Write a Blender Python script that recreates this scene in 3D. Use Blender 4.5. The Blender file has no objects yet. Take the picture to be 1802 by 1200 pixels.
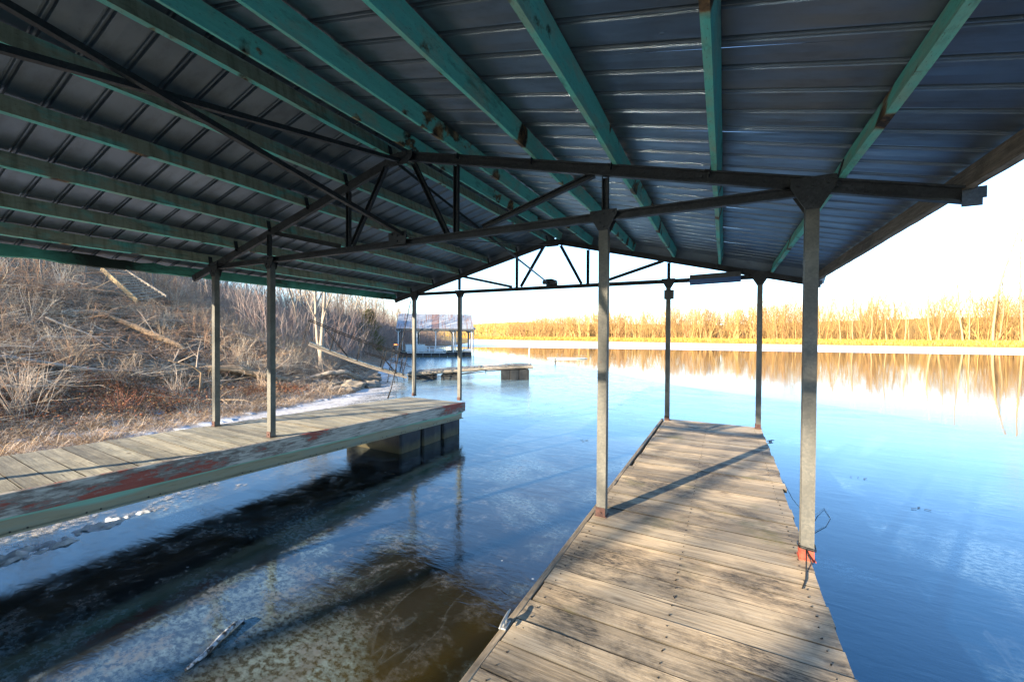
import bpy, bmesh, math, random
import numpy as np
from mathutils import Vector, Matrix

# ------------------------------------------------------------------ camera, world, sun, exposure
scene = bpy.context.scene
COL = scene.collection
YAW, PITCH, ROLL = 0.4802, -0.0131, 0.0060
cam_data = bpy.data.cameras.new("camera")
cam = bpy.data.objects.new("camera", cam_data)
COL.objects.link(cam)
cam_data.sensor_width = 36.0
cam_data.lens = 36.0 * 716.0 / 1802.0
cam_data.clip_start = 0.05
cam_data.clip_end = 3000.0
_f = Vector((-math.sin(YAW) * math.cos(PITCH), math.cos(YAW) * math.cos(PITCH), math.sin(PITCH)))
_r0 = Vector((math.cos(YAW), math.sin(YAW), 0))
_u0 = _r0.cross(_f)
_r = _r0 * math.cos(ROLL) + _u0 * math.sin(ROLL)
_u = _u0 * math.cos(ROLL) - _r0 * math.sin(ROLL)
M = Matrix(((_r.x, _u.x, -_f.x, 0), (_r.y, _u.y, -_f.y, 0), (_r.z, _u.z, -_f.z, 2.25), (0, 0, 0, 1)))
cam.matrix_world = M
scene.camera = cam

SUN_EL, SUN_AZ = math.radians(15.5), math.radians(24.0)     # sun stands behind the camera, to the left
to_sun = Vector((-math.sin(SUN_AZ) * math.cos(SUN_EL), -math.cos(SUN_AZ) * math.cos(SUN_EL), math.sin(SUN_EL)))
world = bpy.data.worlds.new("World")
scene.world = world
world.use_nodes = True
wn = world.node_tree
bg = wn.nodes["Background"]
sky = wn.nodes.new("ShaderNodeTexSky")
sky.sky_type = 'NISHITA'
sky.sun_disc = False
sky.sun_elevation = SUN_EL
sky.sun_rotation = math.atan2(to_sun.x, to_sun.y)
sky.altitude = 200.0
sky.air_density = 1.0
sky.dust_density = 0.15
sky.ozone_density = 3.6
wn.links.new(sky.outputs[0], bg.inputs[0])
bg.inputs[1].default_value = 0.12
sd = bpy.data.lights.new("sun", 'SUN')
sd.energy = 5.0
sd.angle = math.radians(0.53)
sd.color = (1.0, 0.83, 0.60)
sun = bpy.data.objects.new("sun", sd)
COL.objects.link(sun)
sun.rotation_euler = (-to_sun).to_track_quat('-Z', 'Y').to_euler()
scene.view_settings.view_transform = 'Standard'
scene.view_settings.look = 'None'
scene.view_settings.gamma = 1.0
scene.view_settings.use_curve_mapping = False
scene.view_settings.exposure = 2.3

rng = np.random.RandomState(7)
random.seed(11)

# ------------------------------------------------------------------ small helpers
def V(*a): return np.array(a, float)

def mesh_np(name, verts, quads, mats=(), tint=None, midx=None, smooth=False):
    me = bpy.data.meshes.new(name)
    verts = np.asarray(verts, np.float32).reshape(-1, 3)
    quads = np.asarray(quads, np.int32).reshape(-1, 4)
    me.vertices.add(len(verts)); me.vertices.foreach_set("co", verts.ravel())
    me.loops.add(quads.size); me.loops.foreach_set("vertex_index", quads.ravel())
    me.polygons.add(len(quads))
    me.polygons.foreach_set("loop_start", np.arange(0, quads.size, 4, dtype=np.int32))
    if midx is not None:
        me.polygons.foreach_set("material_index", np.asarray(midx, np.int32))
    if tint is not None:
        at = me.color_attributes.new("tint", 'FLOAT_COLOR', 'POINT')
        t = np.ones((len(verts), 4), np.float32); t[:, :3] = tint
        at.data.foreach_set("color", t.ravel())
    me.update(calc_edges=True)
    if smooth:
        me.polygons.foreach_set("use_smooth", np.ones(len(quads), bool))
    for m in mats: me.materials.append(m)
    return me

def link(name, me, parent=None, loc=None, rot=None, mat=None):
    o = bpy.data.objects.new(name, me)
    COL.objects.link(o)
    if mat is not None and me is not None and not me.materials: me.materials.append(mat)
    if parent is not None: o.parent = parent
    if loc is not None: o.location = loc
    if rot is not None: o.rotation_euler = rot
    return o

def tag(o, label, cat, group=None, kind=None):
    if label: o["label"] = label
    if cat: o["category"] = cat
    if group: o["group"] = group
    if kind: o["kind"] = kind
    return o

def empty(name, loc, label, cat, group=None, rot=(0, 0, 0)):
    o = bpy.data.objects.new(name, None)
    COL.objects.link(o); o.location = loc; o.rotation_euler = rot
    o.empty_display_size = 0.2
    return tag(o, label, cat, group)

class MB:
    """collects solids, builds one mesh"""
    def __init__(s): s.v = []; s.f = []; s.m = []
    def add(s, vs, fs, mi=0):
        b = len(s.v); s.v += [tuple(map(float, x)) for x in vs]
        s.f += [tuple(b + i for i in f) for f in fs]; s.m += [mi] * len(fs)
    def box(s, c, d, rz=0.0, mi=0, ch=0.0):
        x, y, z = d[0] / 2, d[1] / 2, d[2] / 2
        if ch <= 0:
            p = [(-x, -y, -z), (x, -y, -z), (x, y, -z), (-x, y, -z), (-x, -y, z), (x, -y, z), (x, y, z), (-x, y, z)]
            fs = [(3, 2, 1, 0), (4, 5, 6, 7), (0, 1, 5, 4), (1, 2, 6, 5), (2, 3, 7, 6), (3, 0, 4, 7)]
        else:
            bm = bmesh.new(); bmesh.ops.create_cube(bm, size=1.0)
            for w in bm.verts: w.co = Vector((w.co.x * d[0], w.co.y * d[1], w.co.z * d[2]))
            bmesh.ops.bevel(bm, geom=bm.edges[:], offset=ch, segments=1, affect='EDGES', profile=0.5)
            bm.verts.index_update()
            p = [tuple(w.co) for w in bm.verts]; fs = [tuple(w.index for w in f.verts) for f in bm.faces]; bm.free()
        ca, sa = math.cos(rz), math.sin(rz)
        s.add([(c[0] + q[0] * ca - q[1] * sa, c[1] + q[0] * sa + q[1] * ca, c[2] + q[2]) for q in p], fs, mi)
    def extr(s, prof, p0, p1, side=None, mi=0, closed=True):
        """extrude a 2D profile (a,b) from p0 to p1; a runs along 'side', b along the normal"""
        p0, p1 = np.array(p0, float), np.array(p1, float)
        d = p1 - p0; L = np.linalg.norm(d); d = d / L
        side = np.array(side if side is not None else ((1, 0, 0) if abs(d[2]) > 0.9 else (0, 0, 1)), float)
        a = side - d * (side @ d); a /= np.linalg.norm(a); b = np.cross(d, a)
        n = len(prof)
        vs = [p0 + a * q[0] + b * q[1] for q in prof] + [p1 + a * q[0] + b * q[1] for q in prof]
        fs = [(i, (i + 1) % n, n + (i + 1) % n, n + i) for i in range(n if closed else n - 1)]
        if closed: fs += [tuple(range(n - 1, -1, -1)), tuple(range(n, 2 * n))]
        s.add(vs, fs, mi)
    def bar(s, p0, p1, w, h, side=None, mi=0):
        s.extr([(-w / 2, -h / 2), (w / 2, -h / 2), (w / 2, h / 2), (-w / 2, h / 2)], p0, p1, side, mi)
    def rod(s, p0, p1, r, n=8, r1=None, mi=0):
        p0, p1 = np.array(p0, float), np.array(p1, float)
        d = (p1 - p0); d /= np.linalg.norm(d)
        a = np.cross(d, (0, 0, 1) if abs(d[2]) < 0.9 else (1, 0, 0)); a /= np.linalg.norm(a); b = np.cross(d, a)
        r1 = r if r1 is None else r1
        vs = [p0 + r * (a * math.cos(2 * math.pi * i / n) + b * math.sin(2 * math.pi * i / n)) for i in range(n)]
        vs += [p1 + r1 * (a * math.cos(2 * math.pi * i / n) + b * math.sin(2 * math.pi * i / n)) for i in range(n)]
        fs = [(i, (i + 1) % n, n + (i + 1) % n, n + i) for i in range(n)] + [tuple(range(n - 1, -1, -1)), tuple(range(n, 2 * n))]
        s.add(vs, fs, mi)
    def path(s, pts, rs, n=6, mi=0, jit=0.0):
        """a bent tapered tube through the points"""
        pts = [np.array(p, float) for p in pts]; b0 = len(s.v); prev = None
        if not hasattr(rs, '__len__'): rs = [rs] * len(pts)
        for i, p in enumerate(pts):
            d = pts[min(i + 1, len(pts) - 1)] - pts[max(i - 1, 0)]; d /= np.linalg.norm(d)
            if prev is None: a = np.cross(d, (0, 0, 1) if abs(d[2]) < 0.9 else (1, 0, 0))
            else: a = prev - d * (prev @ d)
            a /= np.linalg.norm(a); prev = a; b = np.cross(d, a)
            for k in range(n):
                t = 2 * math.pi * k / n; rr = rs[i] * (1 + jit * random.uniform(-1, 1))
                s.v.append(tuple(p + rr * (a * math.cos(t) + b * math.sin(t))))
        for i in range(len(pts) - 1):
            for k in range(n):
                s.f.append((b0 + i * n + k, b0 + i * n + (k + 1) % n, b0 + (i + 1) * n + (k + 1) % n, b0 + (i + 1) * n + k)); s.m.append(mi)
        s.f.append(tuple(b0 + k for k in range(n - 1, -1, -1))); s.m.append(mi)
        s.f.append(tuple(b0 + (len(pts) - 1) * n + k for k in range(n))); s.m.append(mi)
    def build(s, name, mats, parent=None, smooth=False, loc=None, rot=None):
        me = bpy.data.meshes.new(name)
        me.from_pydata(s.v, [], s.f)
        if not isinstance(mats, (list, tuple)): mats = [mats]
        for m in mats: me.materials.append(m)
        me.polygons.foreach_set("material_index", s.m)
        if smooth: me.polygons.foreach_set("use_smooth", [True] * len(me.polygons))
        me.update()
        return link(name, me, parent, loc, rot)

# ------------------------------------------------------------------ materials
class NT:
    def __init__(s, name):
        s.mat = bpy.data.materials.new(name); s.mat.use_nodes = True
        s.t = s.mat.node_tree; s.b = s.t.nodes["Principled BSDF"]
        s.co = s.t.nodes.new("ShaderNodeTexCoord"); s.geo = s.t.nodes.new("ShaderNodeNewGeometry")
        s.oi = s.t.nodes.new("ShaderNodeObjectInfo")
    def n(s, ty, **kw):
        x = s.t.nodes.new(ty)
        for k, v in kw.items(): setattr(x, k, v)
        return x
    def l(s, a, b): s.t.links.new(a, b)
    def src(s, space):
        if space == 'obj': return s.co.outputs['Object']
        if space == 'world': return s.geo.outputs['Position']
        if space == 'objr':      # object space, moved by a random amount per object
            v = s.n("ShaderNodeVectorMath", operation='MULTIPLY_ADD')
            c = s.n("ShaderNodeCombineXYZ")
            for i in range(3): s.l(s.oi.outputs['Random'], c.inputs[i])
            s.l(c.outputs[0], v.inputs[0]); v.inputs[1].default_value = (37.0, 91.0, 53.0)
            s.l(s.co.outputs['Object'], v.inputs[2]); return v.outputs[0]
        return space
    def noise(s, scale=1.0, space='obj', stretch=(1, 1, 1), detail=6, rough=0.6, dist=0.0, rotz=0.0):
        m = s.n("ShaderNodeMapping"); m.inputs['Scale'].default_value = stretch; m.inputs['Rotation'].default_value = (0, 0, rotz)
        s.l(s.src(space), m.inputs[0])
        x = s.n("ShaderNodeTexNoise"); x.inputs['Scale'].default_value = scale; x.inputs['Detail'].default_value = detail
        x.inputs['Roughness'].default_value = rough; x.inputs['Distortion'].default_value = dist
        s.l(m.outputs[0], x.inputs['Vector']); return x.outputs[0]
    def voro(s, scale=1.0, space='obj', stretch=(1, 1, 1), feature='F1', out='Distance'):
        m = s.n("ShaderNodeMapping"); m.inputs['Scale'].default_value = stretch
        s.l(s.src(space), m.inputs[0])
        x = s.n("ShaderNodeTexVoronoi", feature=feature); x.inputs['Scale'].default_value = scale
        s.l(m.outputs[0], x.inputs['Vector']); return x.outputs[out]
    def ramp(s, fac, stops, interp='LINEAR'):
        r = s.n("ShaderNodeValToRGB"); r.color_ramp.interpolation = interp
        e = r.color_ramp.elements
        while len(e) < len(stops): e.new(0.5)
        for i, (p, c) in enumerate(stops):
            e[i].position = p
            e[i].color = (c, c, c, 1) if not hasattr(c, '__len__') else (c[0], c[1], c[2], 1)
        s.l(fac, r.inputs[0]); return r.outputs[0]
    def mix(s, fac, a, b, mode='MIX'):
        m = s.n("ShaderNodeMix", data_type='RGBA', blend_type=mode)
        if isinstance(fac, (int, float)): m.inputs[0].default_value = fac
        else: s.l(fac, m.inputs[0])
        for i, v in ((6, a), (7, b)):
            if hasattr(v, 'is_linked') or hasattr(v, 'links'): s.l(v, m.inputs[i])
            else: m.inputs[i].default_value = (v[0], v[1], v[2], 1)
        return m.outputs[2]
    def math(s, op, a, b=None):
        m = s.n("ShaderNodeMath", operation=op)
        for i, v in enumerate((a, b)):
            if v is None: continue
            if isinstance(v, (int, float)): m.inputs[i].default_value = v
            else: s.l(v, m.inputs[i])
        return m.outputs[0]
    def sep(s, v):
        x = s.n("ShaderNodeSeparateXYZ"); s.l(v, x.inputs[0]); return x.outputs
    def bump(s, h, strength=0.3, dist=0.01, normal=None):
        b = s.n("ShaderNodeBump"); b.inputs['Strength'].default_value = strength; b.inputs['Distance'].default_value = dist
        s.l(h, b.inputs['Height'])
        if normal is not None: s.l(normal, b.inputs['Normal'])
        return b.outputs[0]
    def fin(s, col, rough=0.8, metal=0.0, normal=None, spec=0.5, ior=None):
        if hasattr(col, '__len__'): s.b.inputs['Base Color'].default_value = (*col, 1)
        else: s.l(col, s.b.inputs['Base Color'])
        if isinstance(rough, (int, float)): s.b.inputs['Roughness'].default_value = rough
        else: s.l(rough, s.b.inputs['Roughness'])
        if isinstance(metal, (int, float)): s.b.inputs['Metallic'].default_value = metal
        else: s.l(metal, s.b.inputs['Metallic'])
        s.b.inputs['Specular IOR Level'].default_value = spec
        if ior: s.b.inputs['IOR'].default_value = ior
        if normal is not None: s.l(normal, s.b.inputs['Normal'])
        return s.mat

def m_plank(name, cols, mildew=0.6, along=(1.0, 14.0, 14.0)):
    t = NT(name); t.mat.name = name
    g1 = t.noise(7, 'objr', (along[0] * .35, along[1] * .5, along[2] * .5), 8, 0.65, 0.6)
    g2 = t.noise(30, 'objr', (along[0] * .16, along[1] * .35, along[2] * .5), 6, 0.75, 0.3)
    cr = t.noise(12, 'objr', (along[0] * .10, along[1] * .5, along[2]), 3, 0.5, 0.4)
    base = t.ramp(g1, [(0.28, cols[0]), (0.5, cols[1]), (0.72, cols[2])])
    base = t.mix(t.ramp(g2, [(0.34, 0.62), (0.55, 1.0)]), (0.05, 0.042, 0.032), base, 'MIX')
    base = t.mix(t.ramp(cr, [(0.30, 0.8), (0.345, 0.0)]), base, (0.02, 0.017, 0.014))
    # knots
    kn = t.voro(1.7, 'objr', (1.0, 2.4, 1.0))
    base = t.mix(t.ramp(kn, [(0.02, 0.9), (0.11, 0.0)]), base, (0.05, 0.035, 0.022))
    # per board tone
    tone = t.ramp(t.oi.outputs['Random'], [(0.0, (0.66, 0.65, 0.63)), (0.5, (0.95, 0.95, 0.93)), (1.0, (1.2, 1.12, 1.0))])
    base = t.mix(1.0, base, tone, 'MULTIPLY')
    # mildew stains lie in patches stretched along the boards
    mw = t.noise(1.5, 'world', (0.75, 1.5, 1.0), 8, 0.70, 0.5)
    mf = t.noise(45, 'objr', (0.5, 2.0, 1.0), 4, 0.8)
    mm = t.math('MULTIPLY', t.ramp(mw, [(0.46, 0.0), (0.59, 1.0)]), t.ramp(mf, [(0.34, 0.25), (0.60, 1.0)]))
    mm = t.math('MULTIPLY', mm, mildew)
    base = t.mix(mm, base, (0.022, 0.021, 0.022))
    mo = t.ramp(t.noise(2.4, 'world', (1, 1, 1), 5, 0.6), [(0.60, 0.0), (0.72, 0.45)])
    base = t.mix(mo, base, (0.06, 0.072, 0.012))
    nm = t.bump(g2, 0.5, 0.004)
    nm = t.bump(g1, 0.35, 0.006, nm)
    return t.fin(base, 0.78, 0, nm, 0.35)

MAT = {}
MAT['plank'] = m_plank('weathered_plank', [(0.22, 0.18, 0.13), (0.42, 0.345, 0.255), (0.56, 0.475, 0.37)], 0.95)
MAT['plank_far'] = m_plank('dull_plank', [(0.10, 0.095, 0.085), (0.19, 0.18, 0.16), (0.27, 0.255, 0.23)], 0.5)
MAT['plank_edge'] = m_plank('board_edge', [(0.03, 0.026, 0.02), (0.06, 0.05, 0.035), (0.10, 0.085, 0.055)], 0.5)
MAT['plank_left'] = m_plank('grey_plank', [(0.20, 0.19, 0.15), (0.35, 0.33, 0.265), (0.46, 0.44, 0.36)], 0.5)
MAT['old_wood'] = m_plank('old_wood', [(0.13, 0.11, 0.095), (0.27, 0.235, 0.20), (0.42, 0.37, 0.32)], 0.5, (14, 1, 14))

MAT['side_rail'] = m_plank('pale_side_rail', [(0.12, 0.10, 0.075), (0.24, 0.20, 0.155), (0.34, 0.29, 0.23)], 0.5, (14, 1, 14))

def m_teal(name, worn):
    t = NT(name)
    g = t.noise(6, 'objr', (6, 0.5, 6), 6, 0.6)
    teal = t.mix(g, (0.08, 0.42, 0.36), (0.17, 0.64, 0.56))
    # weathered blotches, damp stains in bare wood colour
    w = t.noise(3.2, 'objr', (1.5, 0.9, 2.2), 6, 0.62, 0.3)
    lo, hi = (0.47, 0.64) if worn < .5 else (0.26, 0.50)
    bare = t.mix(t.noise(9, 'objr', (4, 1.2, 4)), (0.22, 0.20, 0.13), (0.46, 0.43, 0.31))
    col = t.mix(t.ramp(w, [(lo, 0.0), (hi, 0.5 if worn < .5 else 0.92)]), teal, bare)
    if worn < .5:                     # mud dauber nests and rot spots leave round brown marks
        sp = t.voro(2.7, 'objr', (0.2, 0.9, 0.5))
        spn = t.noise(11, 'objr', (1, 1, 1), 4)
        f = t.math('ADD', sp, t.math('MULTIPLY', spn, 0.22))
        st = t.noise(3.4, 'objr', (0.8, 0.8, 1.1), 5, 0.55)
        rk = t.math('MAXIMUM', t.ramp(f, [(0.30, 1.0), (0.37, 0.0)]), t.ramp(st, [(0.62, 0.0), (0.655, 0.95)]))
        col = t.mix(rk, col, t.ramp(spn, [(0.40, (0.02, 0.013, 0.008)), (0.55, (0.17, 0.095, 0.04)), (0.7, (0.34, 0.26, 0.13))]))
    else:                             # vertical run-down streaks
        sk = t.noise(5, 'objr', (0.3, 3.2, 0.3), 5, 0.6)
        col = t.mix(t.ramp(sk, [(0.46, 0.0), (0.70, 0.6)]), col, (0.09, 0.08, 0.04))
    dk_ = t.noise(2.2, 'objr', (2, 0.8, 3), 7, 0.7)
    col = t.mix(t.ramp(dk_, [(0.56, 0.0), (0.68, 0.6)]), col, (0.03, 0.05, 0.04))
    fl = t.noise(60, 'objr', (3, 0.5, 3), 3, 0.7)
    col = t.mix(t.ramp(fl, [(0.60, 0.0), (0.68, 0.6)]), col, (0.06, 0.05, 0.035))
    return t.fin(col, 0.7, 0, t.bump(fl, 0.4, 0.003), 0.4)
MAT['teal'] = m_teal('teal_paint', 0.1)
MAT['teal_worn'] = m_teal('worn_teal_paint', 0.9)
def m_rot():
    t = NT('rotten_teal_board')
    w = t.noise(1.3, 'obj', (1, 1, 1.5), 8, 0.7, 0.4)
    c = t.ramp(w, [(0.30, (0.01, 0.008, 0.006)), (0.38, (0.05, 0.045, 0.025)), (0.46, (0.07, 0.26, 0.19)), (0.7, (0.12, 0.45, 0.34))])
    yl = t.math('ADD', t.sep(t.co.outputs['Object'])[1], t.math('MULTIPLY', t.math('SUBTRACT', w, 0.5), 1.3))
    bl = t.ramp(t.math('MULTIPLY_ADD', yl, 0.1) if False else t.math('ADD', t.math('MULTIPLY', yl, 0.1), 0.5), [(0.36, 0.0), (0.39, 0.95), (0.45, 0.95), (0.48, 0.0)])
    c = t.mix(bl, c, (0.012, 0.010, 0.007))
    return t.fin(c, 0.85, 0, t.bump(w, 0.6, 0.02))
MAT['rot'] = m_rot()

def m_steel(name, c0, c1, metal=0.55, rough=(0.38, 0.6), warm=0.0):
    t = NT(name)
    v = t.voro(75, 'objr', (1, 1, 1), 'F1', 'Color')
    s_ = t.sep(v)[0]
    n = t.noise(5, 'objr', (1, 1, 1), 6, 0.65)
    c = t.mix(s_, c0, c1)
    c = t.mix(t.ramp(n, [(0.35, 0.0), (0.7, 0.75)]), c, tuple(x * 0.62 for x in c0))
    sp = t.noise(22, 'objr', (1, 1, 0.5), 4, 0.7)
    c = t.mix(t.ramp(sp, [(0.68, 0.0), (0.76, 0.7)]), c, (0.10, 0.04, 0.015))
    r = t.ramp(n, [(0.3, rough[0]), (0.7, rough[1])])
    return t.fin(c, r, metal, t.bump(n, 0.12, 0.004), 0.3)
MAT['galv'] = m_steel('galvanised_post', (0.095, 0.096, 0.09), (0.14, 0.136, 0.12), 0.1, (0.5, 0.7))
MAT['dark_steel'] = m_steel('dull_truss_steel', (0.026, 0.029, 0.033), (0.05, 0.054, 0.06), 0.2, (0.45, 0.65))

def m_roof():
    t = NT('roof_sheet_underside')
    n = t.noise(0.9, 'world', (1.2, 1.2, 1.2), 7, 0.6)
    n2 = t.noise(4, 'world', (0.6, 1.5, 1), 6, 0.7)
    dn = t.noise(2.6, 'world', (1, 2.2, 1), 2, 0.5)
    c = t.mix(t.ramp(n, [(0.3, 0.0), (0.7, 1.0)]), (0.085, 0.11, 0.14), (0.15, 0.185, 0.225))
    c = t.mix(t.ramp(n2, [(0.5, 0.0), (0.75, 0.5)]), c, (0.05, 0.052, 0.055))
    dents = t.voro(4.5, 'world', (1, 1.3, 1))
    dd = t.ramp(dents, [(0.0, 0.0), (0.07, 1.0)])
    nm = t.bump(dn, 0.35, 0.02)
    nm = t.bump(dd, 0.35, 0.006, nm)
    return t.fin(c, t.ramp(n2, [(0.3, 0.34), (0.8, 0.5)]), 0.6, nm, 0.6)
MAT['roof'] = m_roof()

def m_simple(name, c, rough=0.8, metal=0.0, var=0.35, scale=8, bump=0.2, spec=0.4):
    t = NT(name)
    n = t.noise(scale, 'objr', (1, 1, 1), 6, 0.65)
    col = t.mix(t.ramp(n, [(0.3, 0.0), (0.7, 1.0)]), tuple(x * (1 - var) for x in c), tuple(min(1, x * (1 + var)) for x in c))
    return t.fin(col, rough, metal, t.bump(n, bump, 0.01), spec)
MAT['red_foot'] = m_simple('chipped_red_paint', (0.30, 0.055, 0.032), 0.6, 0, 0.5, 30)
MAT['dull_foot'] = m_simple('dull_red_paint', (0.055, 0.024, 0.02), 0.7, 0, 0.6, 30)
MAT['black_plastic'] = m_simple('black_float_plastic', (0.016, 0.018, 0.020), 0.6, 0, 0.5, 3, 0.15, 0.3)
MAT['strap'] = m_simple('float_strap', (0.008, 0.008, 0.008), 0.7)
MAT['white_paint'] = m_simple('white_paint', (0.60, 0.62, 0.63), 0.5, 0, 0.12, 6)
MAT['blue_metal'] = m_simple('blue_grey_metal', (0.015, 0.06, 0.17), 0.4, 0.2, 0.2)
MAT['dark_box'] = m_simple('dark_box', (0.06, 0.065, 0.07), 0.6)
MAT['rock'] = m_simple('shore_rock', (0.15, 0.13, 0.105), 0.9, 0, 0.5, 3.5, 0.9)
MAT['cable'] = m_simple('black_cable', (0.01, 0.01, 0.01), 0.5)
MAT['cleat'] = m_simple('cast_cleat', (0.26, 0.27, 0.28), 0.45, 0.5, 0.2, 30)
MAT['mud'] = m_simple('dried_mud', (0.10, 0.065, 0.035), 0.95, 0, 0.5, 25, 0.9)
MAT['pipe'] = m_simple('dark_rusty_pipe', (0.007, 0.006, 0.006), 0.7, 0.2, 0.4, 20)
MAT['orange'] = m_simple('orange_plastic', (0.7, 0.16, 0.03), 0.5)
MAT['leafdead'] = m_simple('dead_leaf', (0.26, 0.14, 0.06), 0.9)
MAT['frost'] = m_simple('frost', (0.36, 0.40, 0.46), 0.7, 0, 0.45, 14, 1.0)
def m_frosty():
    t = NT('frosty_wood'); n = t.noise(28, 'obj', (1, 1, 1), 6, 0.7)
    return t.fin(t.ramp(n, [(0.42, (0.03, 0.025, 0.02)), (0.56, (0.5, 0.55, 0.62))]), .8, 0, t.bump(n, .8, .01))
MAT['frosty_wood'] = m_frosty()
MAT['wire'] = m_simple('pale_line', (0.25, 0.35, 0.42), 0.5)

def m_bark(name, c, c2):
    t = NT(name)
    n = t.noise(3.5, 'objr', (3, 3, 0.7), 7, 0.65)
    col = t.ramp(n, [(0.30, c2), (0.55, c), (0.8, tuple(min(1, x * 1.3) for x in c))])
    return t.fin(col, 0.9, 0, t.bump(n, 0.7, 0.02), 0.2)
MAT['bark_pale'] = m_bark('pale_bark', (0.29, 0.25, 0.205), (0.14, 0.115, 0.09))
MAT['bark_grey'] = m_bark('grey_bark', (0.20, 0.175, 0.15), (0.09, 0.075, 0.06))
MAT['log'] = m_bark('log_wood', (0.25, 0.175, 0.11), (0.10, 0.07, 0.045))
MAT['log_grey'] = m_bark('grey_log_wood', (0.27, 0.235, 0.195), (0.11, 0.095, 0.08))

def m_tint(name, rough=0.9):
    t = NT(name)
    a = t.n("ShaderNodeVertexColor", layer_name="tint")
    n = t.noise(1.2, 'world', (1, 1, 1), 3)
    c = t.mix(1.0, a.outputs[0], t.ramp(n, [(0.3, 0.75), (0.7, 1.2)]), 'MULTIPLY')
    return t.fin(c, rough, 0, None, 0.15)
MAT['twig'] = m_tint('twig_bark')

def m_redpeel():
    t = NT('peeling_red_side_board')
    g = t.noise(8, 'obj', (6, 0.4, 6), 6, 0.65)
    wood = t.ramp(g, [(0.3, (0.16, 0.145, 0.135)), (0.55, (0.36, 0.335, 0.31)), (0.8, (0.50, 0.47, 0.43))])
    p = t.noise(1.1, 'obj', (1, 0.8, 2.2), 3, 0.5)
    q = t.noise(9, 'obj', (1, 0.6, 2.4), 8, 0.75)
    f = t.math('ADD', t.math('MULTIPLY', p, 0.62), t.math('MULTIPLY', q, 0.38))
    m = t.ramp(f, [(0.535, 0.0), (0.55, 0.92)])
    dk = t.ramp(f, [(0.48, 0.0), (0.52, 0.7), (0.535, 0.7), (0.55, 0.0)])
    c = t.mix(dk, wood, (0.07, 0.045, 0.04))
    c = t.mix(m, c, t.mix(g, (0.16, 0.028, 0.020), (0.30, 0.055, 0.035)))
    return t.fin(c, 0.8, 0, t.bump(f, 0.5, 0.01), 0.3)
MAT['redpeel'] = m_redpeel()
def m_beam():
    t = NT('painted_steel_beam')
    g = t.noise(5, 'obj', (1, 0.35, 3), 7, 0.7)
    z = t.sep(t.co.outputs['Object'])[2]
    c = t.ramp(g, [(0.3, (0.16, 0.135, 0.085)), (0.5, (0.25, 0.22, 0.15)), (0.7, (0.19, 0.215, 0.185))])
    y = t.noise(0.55, 'obj', (1, 1, 0.1), 3, 0.5)
    up = t.math('ADD', z, t.math('MULTIPLY', t.math('SUBTRACT', y, 0.5), 0.28))
    c = t.mix(t.ramp(up, [(0.03, 0.0), (0.06, 0.7)]), c, (0.17, 0.42, 0.34))
    return t.fin(c, 0.6, 0.15, t.bump(g, 0.25, 0.01), 0.4)
MAT['beam'] = m_beam()
def m_float():
    t = NT('float_black_algae')
    z = t.sep(t.co.outputs['Object'])[2]
    n = t.noise(6, 'objr', (1, 1, 0.4), 6, 0.65)
    up = t.math('ADD', z, t.math('MULTIPLY', t.math('SUBTRACT', n, 0.5), 0.22))
    c = t.ramp(up, [(-0.0, (0.065, 0.052, 0.022)), (0.10, (0.05, 0.045, 0.025)), (0.20, (0.010, 0.014, 0.022))])
    return t.fin(c, t.ramp(n, [(0.3, 0.4), (0.7, 0.7)]), 0, t.bump(n, 0.15, 0.01), 0.35)
MAT['float'] = m_float()
def m_rust_roof():
    t = NT('rusty_tin_roof')
    a = t.noise(0.85, 'obj', (1, 0.12, 0.12), 4, 0.6)
    b = t.noise(3.5, 'objr', (1, 1, 1), 5, 0.65)
    col = t.mix(b, (0.20, 0.23, 0.27), (0.37, 0.40, 0.44))
    sel = t.ramp(t.oi.outputs['Random'], [(0.80, 0.0), (0.84, 0.8)])
    edge = t.ramp(t.noise(3.0, 'objr', (3.5, 0.18, 0.18), 4, 0.6), [(0.54, 0.0), (0.60, 0.8)])
    f = t.math('MAXIMUM', t.math('MULTIPLY', sel, t.ramp(b, [(0.3, 0.4), (0.6, 1.0)])), edge)
    col = t.mix(f, col, t.mix(b, (0.13, 0.045, 0.022), (0.30, 0.13, 0.07)))
    return t.fin(col, 0.55, 0.25, None, 0.5)
MAT['rust_roof'] = m_rust_roof()

def m_ground():
    t = NT('leaf_littered_ground')
    n = t.noise(0.55, 'world', (1, 1, 1), 8, 0.7)
    n2 = t.noise(7, 'world', (1, 1, 1), 8, 0.75)
    v = t.voro(16, 'world', (1, 1, 1), 'F1', 'Color')
    c = t.ramp(n2, [(0.32, (0.06, 0.045, 0.033)), (0.47, (0.17, 0.13, 0.092)), (0.60, (0.30, 0.235, 0.17)), (0.75, (0.46, 0.39, 0.31))])
    c2 = t.mix(1.0, c, (1.25, 0.80, 0.50), 'MULTIPLY')
    c = t.mix(t.ramp(n, [(0.42, 0.0), (0.62, 0.9)]), c, c2)
    c = t.mix(1.0, c, t.ramp(t.sep(v)[0], [(0.0, 0.6), (1.0, 1.3)]), 'MULTIPLY')
    y = t.sep(t.geo.outputs['Position'])[1]
    far = t.ramp(t.math('MULTIPLY', y, 0.01), [(0.90, 0.0), (1.1, 1.0)])
    c = t.mix(far, c, t.mix(t.noise(0.25, 'world', (0.3, 1.5, 1), 5), (0.30, 0.18, 0.05), (0.42, 0.28, 0.09)))
    return t.fin(c, 0.95, 0, t.bump(n2, 0.9, 0.05), 0.15)
MAT['ground'] = m_ground()

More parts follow.
